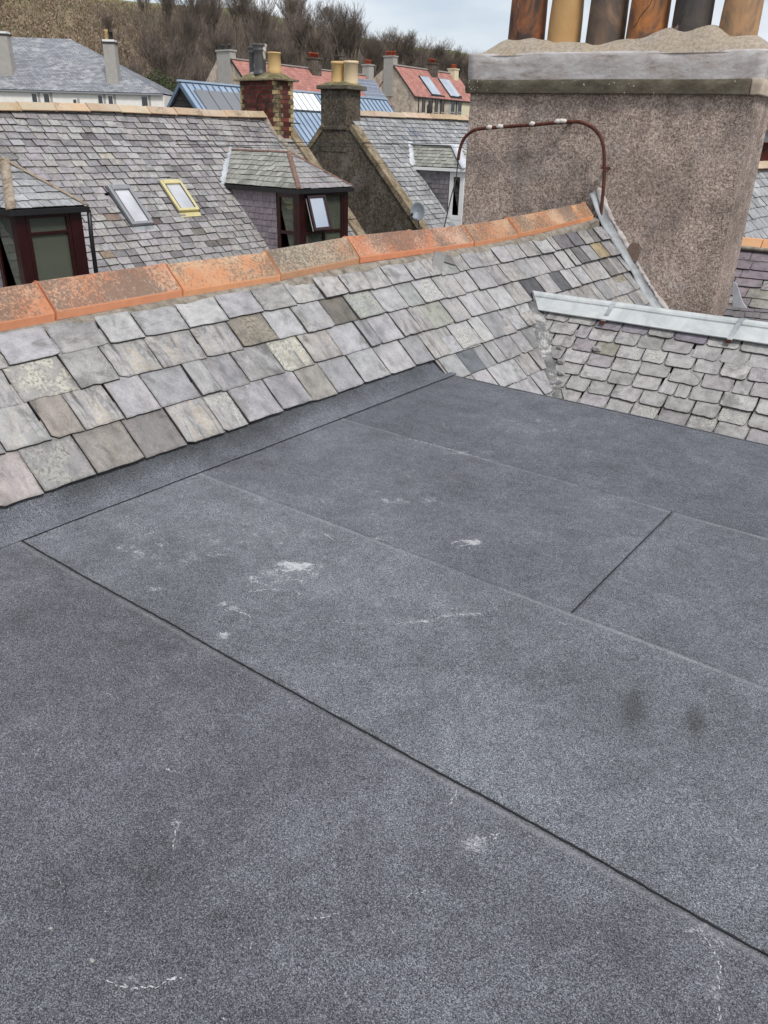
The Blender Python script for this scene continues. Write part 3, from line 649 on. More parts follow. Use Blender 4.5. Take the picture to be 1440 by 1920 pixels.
wobf = lambda x: (float(fbm(x*1.7, 0., 5, 3))-.45)*.02
bead([(x, YA+wobf(x)+.002, zf_(x, YA)+.0095) for x in np.arange(XS-.02, XR, .02)], .0044, .006)
bead([(-.932, y, zf_(-.932, y)+.0045) for y in np.arange(YB, YC, .02)], .002, .004)
bead([(XS+.001, y, zf_(XS, y)+.010) for y in np.arange(-1.5, YD, .02)], .0016, .004)
# chalky scratches on the felt: thin ragged dabs of pale mineral dust, a millimetre proud
V_ = []; Fq_ = []
def dab(p, a, ln, wd):
    i = len(V_); d = Vector((math.cos(a), math.sin(a), 0)); n_ = Vector((-d.y, d.x, 0)); z = Vector((0, 0, .0012))
    V_.extend([p-d*ln*.5+z, p-d*ln*.1-n_*wd*.5*random.uniform(.4, 1)+z, p+d*ln*.3-n_*wd*.4+z, p+d*ln*.5+z, p+d*ln*.2+n_*wd*.5*random.uniform(.3, 1)+z, p-d*ln*.25+n_*wd*.45+z]); Fq_.append((i, i+1, i+2, i+3, i+4, i+5))
def zfelt(x, y):
    b = .012 if y < YA else .008 if y < YB else .006 if y < YC else .003
    return b+zf_(x, y)
def scratch(pl, dens=1., wd=.003):
    dens *= 1.7; wd *= 1.05
    P = [at(a, b, Z=.01) for a, b in pl]; P = smooth(P, 6)
    for i in range(len(P)-1):
        seg = P[i+1]-P[i]; n = max(1, int(seg.length/.008*dens)); a = math.atan2(seg.y, seg.x)
        for k in range(n):
            if random.random() < .35: continue
            q = P[i].lerp(P[i+1], random.random())+Vector((random.gauss(0, .0025), random.gauss(0, .0025), 0)); q.z = zfelt(q.x, q.y)
            dab(q, a+random.uniform(-.5, .5), random.uniform(.004, .013), wd*random.uniform(.4, 1.1))
def smooth(pts, k=4):
    o = []; n = len(pts)
    for i in range(n-1):
        p0, p1, p2, p3 = pts[max(i-1, 0)], pts[i], pts[i+1], pts[min(i+2, n-1)]
        for j in range(k):
            t = j/k; o.append(.5*((2*p1)+(-p0+p2)*t+(2*p0-5*p1+4*p2-p3)*t*t+(-p0+3*p1-3*p2+p3)*t**3))
    o.append(pts[-1]); return o
for pl_, dn_2, wd_2 in (([(200, 1842), (240, 1852), (290, 1850), (338, 1832)], 1.1, .004), ([(318, 1838), (338, 1831)], 3, .004), ([(1300, 1742), (1330, 1770), (1348, 1810), (1345, 1860), (1350, 1915)], 1., .004), ([(330, 1552), (327, 1575), (322, 1592)], 1.2, .003), ([(628, 1568), (630, 1590), (618, 1612)], 1, .003),
        ([(740, 1170), (800, 1163), (850, 1153), (905, 1151)], 1.3, .004), ([(568, 1168), (600, 1160), (640, 1166), (690, 1170)], .6, .003), ([(835, 1515), (852, 1497), (858, 1480)], 1.2, .003), ([(560, 1718), (600, 1722), (622, 1716)], 1, .003), ([(885, 1590), (910, 1572), (935, 1565)], 1.2, .004),
        ([(890, 1600), (920, 1590), (930, 1560)], .8, .003), ([(1418, 1560), (1424, 1590), (1420, 1620)], .8, .003), ([(845, 1018), (870, 1012), (900, 1020)], 2, .005), ([(850, 1026), (880, 1020), (905, 1018)], 1.6, .005), ([(530, 1075), (560, 1062), (590, 1058)], 2, .006), ([(520, 1090), (555, 1086), (580, 1092)], 1.2, .005),
        ([(470, 1108), (500, 1104), (525, 1106)], 1.6, .005), ([(425, 1140), (450, 1146), (470, 1156)], 1.6, .005), ([(412, 1190), (424, 1196)], 2, .005), ([(230, 1032), (258, 1034)], 2, .005), ([(275, 1108), (298, 1102)], 1.5, .004), ([(312, 1442), (334, 1452)], 2, .003), ([(765, 822), (850, 842), (920, 862)], .8, .006), ([(610, 1000), (625, 1010)], 2, .005),
        ([(700, 1008), (728, 1012)], 1.5, .005), ([(1040, 1168), (1075, 1172)], .8, .003), ([(1120, 1560), (1130, 1580)], .8, .003), ([(60, 1380), (75, 1400), (60, 1425)], .7, .003), ([(1010, 1445), (985, 1450)], .8, .003), ([(1330, 1290), (1326, 1330)], .6, .003), ([(200, 1300), (225, 1310)], .6, .003), ([(110, 1640), (118, 1680)], .5, .003), ([(760, 1680), (800, 1672)], .5, .003), ([(450, 1800), (470, 1770)], .5, .003)):
    scratch(pl_, dn_2, wd_2)
for _ in range(420):
    x = random.uniform(-3.1, 1.2); y = random.uniform(.6, 5.0); dab(Vector((x, y, zfelt(x, y))), random.uniform(0, 6), random.uniform(.002, .007), random.uniform(.0015, .004))
mesh('chalk_marks', V_, Fq_, simple('chalk_dust', (.47, .48, .48), .95, var=.25, sc_=30), froot, kind='stuff')
# body below the felt
MB().box(-3.3, XR, -1.6, YD+.02, -5, -.03).out('wall', M_['harl_beige'], froot)
# small loose chips on the felt
for (px, py, r, lb) in ((173, 1803, .006, 'small white stone chip lying on the near felt at lower left'), (95, 1742, .004, 'tiny pale grit chip left of the larger chip on the near felt')):
    p = at(px, py, Z=.013); mb = MB(); o = bmesh.new(); bmesh.ops.create_icosphere(o, subdivisions=1, radius=r)
    vs = [(v.co.x*1.3+p.x+random.uniform(-.002, .002), v.co.y+p.y+random.uniform(-.002, .002), v.co.z*.6+p.z+.003) for v in o.verts]; fs = [tuple(v.index for v in f.verts) for f in o.faces]; o.free()
    tag(mesh('stone_chip', vs, fs, M_['chip'], origin=p), lb, 'stone chip')

# ================================================================== NEAR SLATE ROOF
S45 = math.sqrt(.5)
XE, ZE = -3.325, .10
nroot = thing('slate_roof', 'near grey slate roof slope with orange ridge tiles beside the felt', 'roof', (XE, 4, 0))
RY = [-2, 2.0, 3.2, 4.1, 5.0, 6.8, 8.0, 8.9, 9.4, 9.8]; RZ = [-.02, -.02, 0, 0, .03, .02, .04, .075, .10, .13]
sag = lambda y: float(np.interp(y, RY, RZ))
dzn = lambda s, u: sag(s)*.75*max(0, min(1, u/.95))+(float(fbm(s*.9, u*2, 12, 3))-.45)*.02
UT = .905
ns = slates(nroot, (XE, 0, ZE), (0, 1, 0), (-S45, 0, S45), [(-1.2, 0), (5.22, 0), (9.74, 0), (9.74, UT), (-1.2, UT)], .176, (.235, .34), .013, M_['slate_near'], singles=260, seed=4, dz=dzn, yaw=.02, u0=-.0, minpx=8, gap=.009,
            taper=lambda u: 1.42-.28*u, lenf=1.5)
ns2 = slates(nroot, (XE, 0, ZE), (0, 1, 0), (-S45, 0, S45), [(5.13, -1.2), (9.74, -1.2), (9.74, .16), (5.13, .16)], .22, (.22, .31), .013, M_['slate_near'], singles=40, seed=9, dz=dzn, yaw=.02, u0=-1.1, minpx=8, gap=.008, lenf=1.5,
             skip=lambda s, u: (s > (ZE+u*S45)+6.84+.25 and s < 7.0))
allns = ns+ns2
DK = (.30, .31, .34, 1); BR = (.62, .55, .47, 1)
for px, py, c in ((95, 795, (.72, .66, .58, 1)), (100, 880, (.70, .69, .67, 0)), (90, 700, (1.08, 1.04, .97, 0)), (462, 615, (.62, .56, .48, 1)), (625, 585, (.45, .42, .38, 1)), (672, 572, (.8, .82, .78, 0)), (525, 665, (1.1, 1.1, 1.02, 0)),
                  (205, 815, (.75, .72, .68, 1)), (985, 530, DK), (888, 665, (.45, .49, .53, 1)), (1045, 440, (.48, .47, .5, 1)), (1075, 432, (.5, .5, .53, 1)), (1090, 470, (.42, .42, .44, 1)), (1122, 460, (1.25, 1.0, .66, 1)),
                  (1050, 545, DK), (250, 800, (.6, .57, .54, 1)), (440, 690, (.85, .86, .88, 1)), (300, 610, (.8, .8, .82, 1)), (150, 620, (.85, .84, .82, 1)), (1100, 425, (.62, .64, .64, 1)), (800, 590, (1.1, 1.1, 1.0, 1)), (600, 700, (1.0, .93, .87, 1)), (1140, 490, (.6, .6, .62, 1)), (1190, 530, (.7, .7, .72, 1)), (1160, 520, (.85, .8, .7, 1)), (30, 870, (1.02, .93, .9, 1))):
    recolour(allns, px, py, c)
# underlay deck
def deckpt(s, u): return Vector((XE-u*S45, s, ZE+u*S45))+Vector((S45, 0, S45))*(dzn(s, u)-.03)
mb = MB(); vs = []; fs = []; n = 40
for i in range(n+1):
    s = -1.3+(9.85+1.3)*i/n
    for u in (-1.3 if s > 5.2 else -.02, 0, .5, 1.05): vs.append(deckpt(s, u))
for i in range(n):
    for k in range(3): fs.append((i*4+k, (i+1)*4+k, (i+1)*4+k+1, i*4+k+1))
mb.add(vs, fs).out('underlay', M_['deck'], nroot)
# other side of the roof (falls to the street) and house wall
mb = MB(); mb.prism([(-4.12, -1.3, .82), (-4.12, 9.85, .86), (-6.3, 9.85, -1.35), (-6.3, -1.3, -1.35)][::-1], (0, 0, -.05)); mb.out('rear_slope', M_['slate_dark'], nroot)
MB().box(-6.2, -3.4, -1.3, 9.85, -5, -1.25).out('wall', M_['harl_beige'], nroot)
# ridge tiles
APX, APZ = -4.125, .957
rt = lambda y: (APX-.0*y, APZ+sag(y))
def rc(i, n):
    tbl = {1: (1.0, .92, .88, 1), 2: (1.05, .98, .95, 1), 3: (1.08, 1.12, 1.05, 1), 4: (.82, .95, .98, 1), 5: (1.05, .9, .85, 1), 6: (1.02, .92, .9, 1), 7: (.95, .95, .9, 1), 8: (1.0, .98, .9, 1), 9: (1.0, .95, .9, 1), 10: (1.25, 1.15, .95, 1), 11: (1.12, 1.0, .9, 1)}
    return tbl.get(i, (1, 1, 1, 1))
ridge_tiles(nroot, rt, .205, .03, M_['ridge'], [-1.2, -.3, .56, 1.44, 2.32, 3.2, 4.08, 4.97, 5.85, 6.73, 7.6, 8.45, 9.15, 9.53], end_cols=lambda i, n: rc(i-2, n), lip=.052)
# mortar bedding under the tiles
mb = MB(); vs = []; fs = []; n = 220
for i in range(n+1):
    y = -1.2+(9.66+1.2)*i/n; x, z = rt(y); j = float(fbm(y*5, 1, 3, 4))-.45; k2 = float(fbm(y*9, 7, 5, 3))-.45
    o_ = .150+j*.03; a = .195+k2*.06
    k3 = float(fbm(y*2.1, 3, 8, 3))-.45
    vs += [(x+.11, y, z-.18), (x+.156+j*.02, y, z-.194), (x+.180+j*.03+k3*.03, y, z-.212-k3*.02), (x+.196+k2*.05+k3*.05, y, z-.240-k2*.05-k3*.05), (x+.19, y, z-.31)]
for i in range(n):
    for k in range(4): fs.append((i*5+k, (i+1)*5+k, (i+1)*5+k+1, i*5+k+1)[::-1])
mb.add(vs, fs).out('mortar_bedding', M_['mortar'], nroot, True)
# two broken slates lying askew high on the slope
for (px, py, wd, ln, an, nm) in ((822, 490, .3, .14, .5, 0), (838, 487, .18, .12, -.6, 1)):
    p = onp(px, py, (1, 0, 1), XE+ZE+.05); N = Vector((S45, 0, S45)); A = Vector((0, 1, 0)); B = Vector((-S45, 0, S45)); a = A*math.cos(an)+B*math.sin(an); b = N.cross(a)
    a = (a+N*.05).normalized(); poly = [p-a*wd/2-b*ln/2, p+a*wd/2-b*ln*.25, p+a*wd*.3+b*ln/2, p-a*wd*.45+b*ln*.3]
    o = MB().prism(poly, N*.008).out('slate', M_['slate_near'], nroot); o['label'] = 'broken slate fragment lying askew'
# valley gutter
def strip(pts, wd, up, mat, name, parent, thick=.012, jit=.006, sub=10):
    """wobbly strip of metal/mortar along a polyline, width wd(t), facing up"""
    P = []; pts = [Vector(p) for p in pts]; up = Vector(up).normalized()
    for i in range(len(pts)-1):
        for k in range(sub): P.append(pts[i].lerp(pts[i+1], k/sub))
    P.append(pts[-1]); n = len(P); vs = []; fs = []
    for i, p in enumerate(P):
        t = (P[min(i+1, n-1)]-P[max(i-1, 0)]).normalized(); s = up.cross(t).normalized(); w_ = wd(i/(n-1)) if callable(wd) else wd
        l, r = w_/2+random.uniform(-jit, jit), w_/2+random.uniform(-jit, jit)
        vs += [p-s*l-up*thick, p-s*l, p+up*thick*.5, p+s*r, p+s*r-up*thick]
    for i in range(n-1):
        for k in range(4): fs.append((i*5+k, i*5+k+1, (i+1)*5+k+1, (i+1)*5+k)[::-1])
    fs += [tuple(range(5)), tuple(range((n-1)*5, n*5))[::-1]]
    return MB().add(vs, fs).out(name, mat, parent, True)

# ================================================================== CROSS ROOF
croot = thing('cross_roof', 'rough grey stone slate roof slope below the zinc ridge at right', 'roof', (-1.5, 6.6, -.5))
CP = Vector((0, 6.84-.5, -.5))     # point on plane z = y - 6.84
uc = lambda z: (z+.5)/S45
vx = lambda z: -3.225-z            # x of the valley at height z
cl = [(vx(-1.1)+.10, uc(-1.1)), (1.6, uc(-1.1)), (1.6, uc(.29)), (vx(.29)+.08, uc(.29))]
cs = slates(croot, CP, (1, 0, 0), (0, S45, S45), cl, .136, (.205, .28), .0125, M_['slate_stone'], 'stone', singles=290, seed=6, gap=.010, yaw=.04, lenf=1.6, dz=lambda s, u: (float(fbm(s*1.5, u*2, 15, 3))-.45)*.03, minpx=8)
for px, py, c in ((1165, 612, (.66, .64, .7, 1)), (1210, 618, (.68, .66, .73, 1)), (1295, 625, (.74, .71, .78, 1)), (1140, 680, (.8, .77, .82, 1)), (1110, 650, (.95, .95, .85, 0)), (1150, 655, (.7, .7, .6, 1)), (1310, 628, (.7, .66, .78, 1)), (1380, 700, (1.1, 1.1, 1.08, 1)), (1090, 660, (.85, .8, .85, 1))):
    recolour(cs, px, py, c)
mb = MB(); mb.prism([(vx(-1.6), 6.84-1.6, -1.6), (1.7, 6.84-1.6, -1.6), (1.7, 6.84+.33, .33), (vx(.33), 6.84+.33, .33)], Vector((0, S45, -S45))*.06)
for i, v in enumerate(mb.v): mb.v[i] = tuple(Vector(v)+Vector((0, S45, -S45))*.03)
mb.out('underlay', M_['deck'], croot)
MB().prism([(vx(.33), 7.2, .34), (1.7, 7.2, .34), (1.7, 8.6, -1.1), (vx(.33)+.9, 8.6, -1.1)], (0, -.03, -.03)).out('rear_slope', M_['slate_dark'], croot)
# zinc ridge cap with rolled top
a0, a1 = Vector((-3.50, 7.15, .33)), Vector((1.6, 7.15, .37))
prof = [(-.138, -.104), (-.146, -.094), (-.062, .004), (-.046, .0), (-.050, .016), (-.040, .034), (-.022, .046), (.0, .050), (.03, .046), (.052, .030), (.060, 0), (.13, -.07), (.125, -.08), (.05, -.02), (-.03, -.02)]
def zinc(x0, x1, cut0=0):
    vs = []; fs = []; n = len(prof); K = 12
    for k in range(K+1):
        f = k/K; x = x0+(x1-x0)*f; b = a0.lerp(a1, (x-a0.x)/(a1.x-a0.x)); wob = (float(fbm(x*2, 3, 9, 2))-.37)*.012
        for (dy, dz_) in prof: vs.append((x+(cut0*max(0, -dy)*(1-f) if k == 0 else 0), b.y+dy, b.z+dz_+wob))
    for k in range(K):
        for j in range(n): fs.append((k*n+j, (k+1)*n+j, (k+1)*n+(j+1) % n, k*n+(j+1) % n)[::-1])
    fs += [tuple(range(n))[::-1], tuple(range(K*n, (K+1)*n))]
    return MB().add(vs, fs)
zinc(-3.52, -.55, 1.1).out('zinc_ridge', M_['zinc'], croot, bevel=0)
zinc(-.56, 1.6).out('zinc_ridge', M_['zinc'], croot)
for x, an in ((-2.68, .13), (-1.55, .13)):
    vs = []; pr = [(-.164, -.120), (-.068, .006), (-.056, .020), (-.044, .040), (-.020, .053), (.026, .053)]
    mb = MB()
    for i in range(len(pr)-1):
        (ya, za), (yb, zb) = pr[i], pr[i+1]; b = a0.lerp(a1, (x-a0.x)/(a1.x-a0.x)); xo = lambda t: x+(t+.12)*an*2
        d = Vector((0, zb-za, -(yb-ya))).normalized()*-.006
        p = [Vector((xo(ya)-.022, b.y+ya, b.z+za)), Vector((xo(ya)+.022, b.y+ya, b.z+za)), Vector((xo(yb)+.022, b.y+yb, b.z+zb)), Vector((xo(yb)-.022, b.y+yb, b.z+zb))]
        mb.prism(p, -d)
    mb.out('metal_strap', M_['lead'], croot)
    MB().box(x-.032, x+.012, b.y-.172, b.y-.158, b.z-.135, b.z-.105).out('strap_end', M_['rust'], croot)
# valley
vp = [Vector((vx(z)-.005, 6.84+z, z+.035)) for z in (.24, .12, -.08, -.25, -.38)]
vp = [p+Vector((.015, -.015, .018)) for p in vp]
strip(vp, lambda t: .11+.08*math.sin(min(1, t*1.3)*2.2)+.03*t, (.45, -.45, .75), M_['valley'], 'valley_lead', croot, .02, .003)
vq = [Vector((vx(z), 6.84+z, z+.05)) for z in (-.36, -.62)]
strip(vq, .11, (.45, -.45, .75), M_['valley'], 'valley_lead', croot, .02, .008)
p = at(1035, 715, Z=-.34+.05)
o = MB().prism([p+Vector(q) for q in ((-.11, .02, .0), (.0, -.12, -.02), (.12, .0, .0), (.05, .13, .05), (-.06, .09, .04))], (0, 0, .012)).out('slate', M_['slate_near'], croot); o['label'] = 'loose broken slate at the foot of the valley'
o.color = (.8, .8, .84, 1)
for (px, py, s_) in ((1048, 652, .03), (1052, 678, .05), (1052, 700, .04), (1120, 654, .055)):
    p = onp(px, py, (0, -1, 1), -6.80); bmo = bmesh.new(); bmesh.ops.create_icosphere(bmo, subdivisions=1, radius=s_)
    vs = [(v.co.x+p.x+random.uniform(-.01, .01), v.co.y*.7+p.y, v.co.z*.6+p.z) for v in bmo.verts]; fs = [tuple(v.index for v in f.verts) for f in bmo.faces]; bmo.free()
    o = mesh('slate_piece', vs, fs, M_['slate_stone'], croot)
MB().box(-3.0, 1.6, 5.25, 5.3, -5, -1.55).out('gutter_wall', M_['deck'], croot)
MB().prism([(-3.4, 5.19, -1.2), (1.7, 5.19, -1.2), (1.7, 5.8, -1.15), (-3.4, 5.8, -1.15)], (0, 0, -.03)).out('gutter', M_['lead'], croot)

# ================================================================== NEAR CHIMNEY
kroot = thing('chimney_stack', 'large pink harled chimney stack with a row of six clay pots', 'chimney', (-4.25, 10.25, 0))
CX0, CX1, CY0, CY1 = -6.04, -2.47, 9.85, 10.62
mb = MB(); nx_, nz_ = 60, 48
def wallgrid(pa, pb, z0, z1, nu, nv, out, name, mat, parent, amp=.012, seed=2):
    pa, pb, out = Vector(pa), Vector(pb), Vector(out); vs = []; fs = []
    for j in range(nv+1):
        for i in range(nu+1):
            p = pa.lerp(pb, i/nu); z = z0+(z1-z0)*j/nv; q = p+Vector((0, 0, z)); e = 0 if i in (0, nu) else 1
            s_ = (q.x+q.y)*2
            d = (float(fbm(s_*.8, z*1.3, seed, 4))-.47)*amp*2.2*e
            vs.append(q+out*d)
    for j in range(nv):
        for i in range(nu): a = j*(nu+1)+i; fs.append((a, a+1, a+nu+2, a+nu+1))
    mb.add(vs, fs)
wallgrid((CX0, CY0, 0), (CX1, CY0, 0), -1.2, 2.27, 60, 50, (0, -1, 0), '', None, None, .02, 2)
wallgrid((CX1, CY0, 0), (CX1, CY1, 0), -1.2, 2.27, 14, 50, (1, 0, 0), '', None, None, .02, 3)
wallgrid((CX1, CY1, 0), (CX0, CY1, 0), -1.2, 2.27, 4, 4, (0, 1, 0), '', None, None, 0, 4)
wallgrid((CX0, CY1, 0), (CX0, CY0, 0), -1.2, 2.27, 4, 4, (-1, 0, 0), '', None, None, 0, 5)
mb.out('harled_stack', M_['harl_pink'], kroot, True)
MB().box(CX0+.05, CX1-.05, CY0+.05, CY1-.05, -5, 2.3).out('stack_core', M_['harl_beige'], kroot)
# cope stones: dark bottom course (individual stones), cement band above, haunching
def slab_ring(x0, x1, y0, y1, z0, z1, mat, name, tilt=0, jit=.006, nseg=40, lip=0):
    """lumpy slab; tilt lowers the +x end"""
    mb = MB(); vs = []; fs = []; pts = []
    per = [(x0, y0), (x1, y0), (x1, y1), (x0, y1)]
    for a in range(4):
        p, q = per[a], per[(a+1) % 4]; m = nseg if a % 2 == 0 else 10
        for i in range(m): pts.append((p[0]+(q[0]-p[0])*i/m, p[1]+(q[1]-p[1])*i/m))
    n = len(pts); cx, cy = (x0+x1)/2, (y0+y1)/2
    lv = [(0, 0), (.06, 0), (.3, .002), (.6, .001), (.94, 0), (1, -.012)]
    for (f, o) in lv:
        for (x, y) in pts:
            j1 = (float(fbm(x*3+y*5, f*2, 7, 4))-.47)*jit*3; sx_ = 1 if x > cx else -1; sy_ = 1 if y > cy else -1
            vs.append((x+sx_*(o+lip*f+(j1 if abs(x-x0) < 1e-6 or abs(x-x1) < 1e-6 else 0)), y+sy_*(o+lip*f+(j1 if abs(y-y0) < 1e-6 or abs(y-y1) < 1e-6 else 0)), z0+(z1-z0)*f+(j1*.8 if f in (0, 1) else 0)-tilt*(x-x0)/(x1-x0)))
    for k in range(len(lv)-1):
        for i in range(n): fs.append((k*n+i, k*n+(i+1) % n, (k+1)*n+(i+1) % n, (k+1)*n+i))
    fs += [tuple(range(n))[::-1], tuple(range((len(lv)-1)*n, len(lv)*n))]
    return MB().add(vs, fs).out(name, mat, kroot, True)
slab_ring(CX0-.045, CX1-.06, CY0-.06, CY1+.05, 2.27, 2.42, M_['cope'], 'cope_stone', .045)
slab_ring(CX1-.055, CX1+.05, CY0-.06, CY1+.05, 2.225, 2.375, M_['harl_beige'], 'cope_stone', .0, nseg=6)
slab_ring(CX0-.02, CX1+.04, CY0-.04, CY1+.03, 2.41, 2.71, M_['cement'], 'cement_band', .065, .014)
# haunching heightfield
hx0, hx1, hy0, hy1 = CX0-.02, CX1+.04, CY0-.04, CY1+.03; vs = []; fs = []; NX, NY = 90, 24
POTS = [(-5.48, 2.90, .232, 'pot_brown', 'first (leftmost) chimney pot, sooty brown with a vertical crack'), (-4.955, 2.82, .205, 'pot_tan', 'second chimney pot, clean tan'), (-4.415, 2.80, .228, 'pot_grey', 'third chimney pot, grey brown'),
        (-3.915, 2.84, .228, 'pot_orange', 'fourth chimney pot, orange with soot and a diagonal crack'), (-3.405, 2.86, .212, 'pot_black', 'fifth chimney pot, black with a pale flaked patch'), (-2.885, 2.78, .208, 'pot_bandt', 'sixth (rightmost) chimney pot, tan grey with orange foot')]
hb = [(-6.1, 2.71), (-5.95, 2.76), (-5.72, 2.88), (-5.48, 2.90), (-5.2, 2.86), (-4.95, 2.82), (-4.4, 2.79), (-4.1, 2.82), (-3.85, 2.84), (-3.62, 2.91), (-3.4, 2.87), (-3.12, 2.92), (-2.9, 2.82), (-2.66, 2.80), (-2.5, 2.70), (-2.3, 2.60)]
for j in range(NY+1):
    for i in range(NX+1):
        x = hx0+(hx1-hx0)*i/NX; y = hy0+(hy1-hy0)*j/NY; top = float(np.interp(x, [h[0] for h in hb], [h[1] for h in hb]))
        edge = 2.705-.065*(x-hx0)/(hx1-hx0); t_ = min(1, min(y-hy0, hy1-y)/.26); t_ = math.sin(t_*math.pi/2)
        vs.append((x, y, edge-.02+(top-edge+.02)*t_+(float(fbm(x*5, y*5, 3, 4))-.45)*.03*(t_+.2)))
for j in range(NY):
    for i in range(NX): a = j*(NX+1)+i; fs.append((a, a+1, a+NX+2, a+NX+1))
MB().add(vs, fs).out('haunching', M_['haunch'], kroot, True)
for i, (x, z, r, m, lb) in enumerate(POTS):
    y = 10.2; mb = MB(); h = .82+random.uniform(-.05, .06)
    tp = [1.0, .96, 1, 1, 1, .97][i]
    prof_ = [(r*1.0, -.12), (r*1.0, 0), (r*.985, h*.3), (r*.955*tp, h*.62), (r*.93*tp, h*.88), (r*1.02*tp, h*.9), (r*1.03*tp, h), (r*.84*tp, h), (r*.82*tp, h*.6)]
    mb.lathe((0, 0, 0), prof_, 40, wob=.004); o = mb.out('chimney_pot', M_[m], None, True)
    o.parent = kroot; o.location = Vector((x, y, z-.02))-OFF[kroot.name]; OFF[o.name] = Vector((x, y, z-.02)); o.rotation_euler = (random.uniform(-.01, .01), [0, -.005, .0, .012, .03, .02][i]*0+.01, i*1.3); o['label'] = lb
    if i in (0, 3):   # crack
        o.rotation_euler = (0, .01, 0)
        an0 = -1.5-.64+.1; pts = []
        for k in range(9):
            f = k/8; zz = .0+f*h*(.62 if i == 0 else .5)
            an = (-math.pi/2-.05+math.sin(k*1.7)*.10-(.2*f if i == 0 else 0)) if i == 0 else (-math.pi/2-.35+f*1.25+math.sin(k*2.1)*.04); zz = zz if i == 0 else .10+f*.42
            rr = float(np.interp(zz, [0, h*.3, h*.62], [r, r*.985, r*.955]))
            pts.append(Vector((math.cos(an)*rr, math.sin(an)*rr, zz)))
        m2 = MB(); m2.tube(pts, [.0035+.003*random.random() for _ in pts], 5); c_ = m2.out('crack', M_['black'], None); c_.parent = o
# lead flashing stepped down the face of the chimney + ragged mortar
fl = [Vector((APX+.03, 9.72, APZ+sag(9.7)+.10))]
for u in (.92, .7, .45, .2, 0, -.25, -.5):
    fl.append(Vector((XE-u*S45, 9.755+.02*math.sin(u*5), ZE+u*S45))+Vector((S45, 0, S45))*(dzn(9.6, u)+.045))
strip(fl, lambda t: .17+.03*math.sin(t*9), (S45, -.25, S45), M_['lead'], 'lead_flashing', kroot, .012, .006)
strip([p+Vector((.02, .085, .045)) for p in fl], lambda t: .05+.02*math.sin(t*23), (S45*.6, -.8, S45), M_['cement'], 'mortar_fillet', kroot, .02, .012)
# flaked patch with a bare hollow in the harling
p = at(1187, 470, Y=9.83)
mb = MB(); pl_ = [(-.09, -.02), (-.05, .07), (.01, .10), (.07, .08), (.085, -.05), (.06, -.14), (.0, -.10)]
mb.prism([(p.x+a, 9.838, p.z+b) for a, b in pl_], (0, -.015, 0)); mb.out('bare_patch', simple('bare_cement', (.17, .12, .095), .95, var=.2, sc_=9, bump=.01), kroot)

# rusty cable pipe
prt = thing('cable_pipe', 'thin rusty pipe bent over and fixed to the pink chimney', 'pipe', at(1122, 440, Y=9.70))
pk = [(1122, 441), (1125, 415), (1132, 345), (1133, 300), (1131, 272), (1124, 253), (1112, 240), (1095, 231), (1075, 228), (1045, 230), (1000, 234), (950, 237.5), (905, 241), (890, 244), (877, 252), (868, 264), (862, 281), (859, 300)]
pp_ = [at(a, b, Y=9.70) for a, b in pk]
def smooth(pts, k=4):
    o = []
    n = len(pts)
    for i in range(n-1):
        p0, p1, p2, p3 = pts[max(i-1, 0)], pts[i], pts[i+1], pts[min(i+2, n-1)]
        for j in range(k):
            t = j/k; o.append(.5*((2*p1)+(-p0+p2)*t+(2*p0-5*p1+4*p2-p3)*t*t+(-p0+3*p1-3*p2+p3)*t**3))
    o.append(pts[-1]); return o
MB().tube(smooth(pp_), .021, 10).out('pipe', M_['rust'], prt, True)
for k, (px, py, ln) in enumerate(((918, 240, .05), (938, 238.5, .06), (998, 233.5, .045), (1055, 228.5, .07), (1046, 229, .05))):
    a = at(px, py, Y=9.695); mb = MB(); mb.tube([a+Vector((-ln, 0, -.004)), a+Vector((-ln*.3, 0, .01)), a+Vector((ln*.5, 0, .006)), a+Vector((ln, 0, 0))], [.012, .028, .026, .010], 7); mb.out('white_flake', M_['flake'], prt, True)
for px, py in ((1132, 315), (1060, 229)):
    a = at(px, py, Y=9.71); MB().box(a.x-.028, a.x+.028, 9.68, 9.86, a.z-.012, a.z+.012).out('pipe_clip', M_['rust'], prt)
cb = [at(859, 300, Y=9.70), at(857, 318, Y=9.7), at(855, 335, Y=9.6), at(847, 365, Y=9.4), at(840, 395, Y=9.0), at(833, 425, Y=8.5), at(829, 445, Y=8.2)]
tag(MB().tube(smooth(cb), .008, 6).out('hanging_cable', M_['cable'], None, origin=cb[0]), 'thin black cable hanging from the end of the rusty pipe', 'cable')

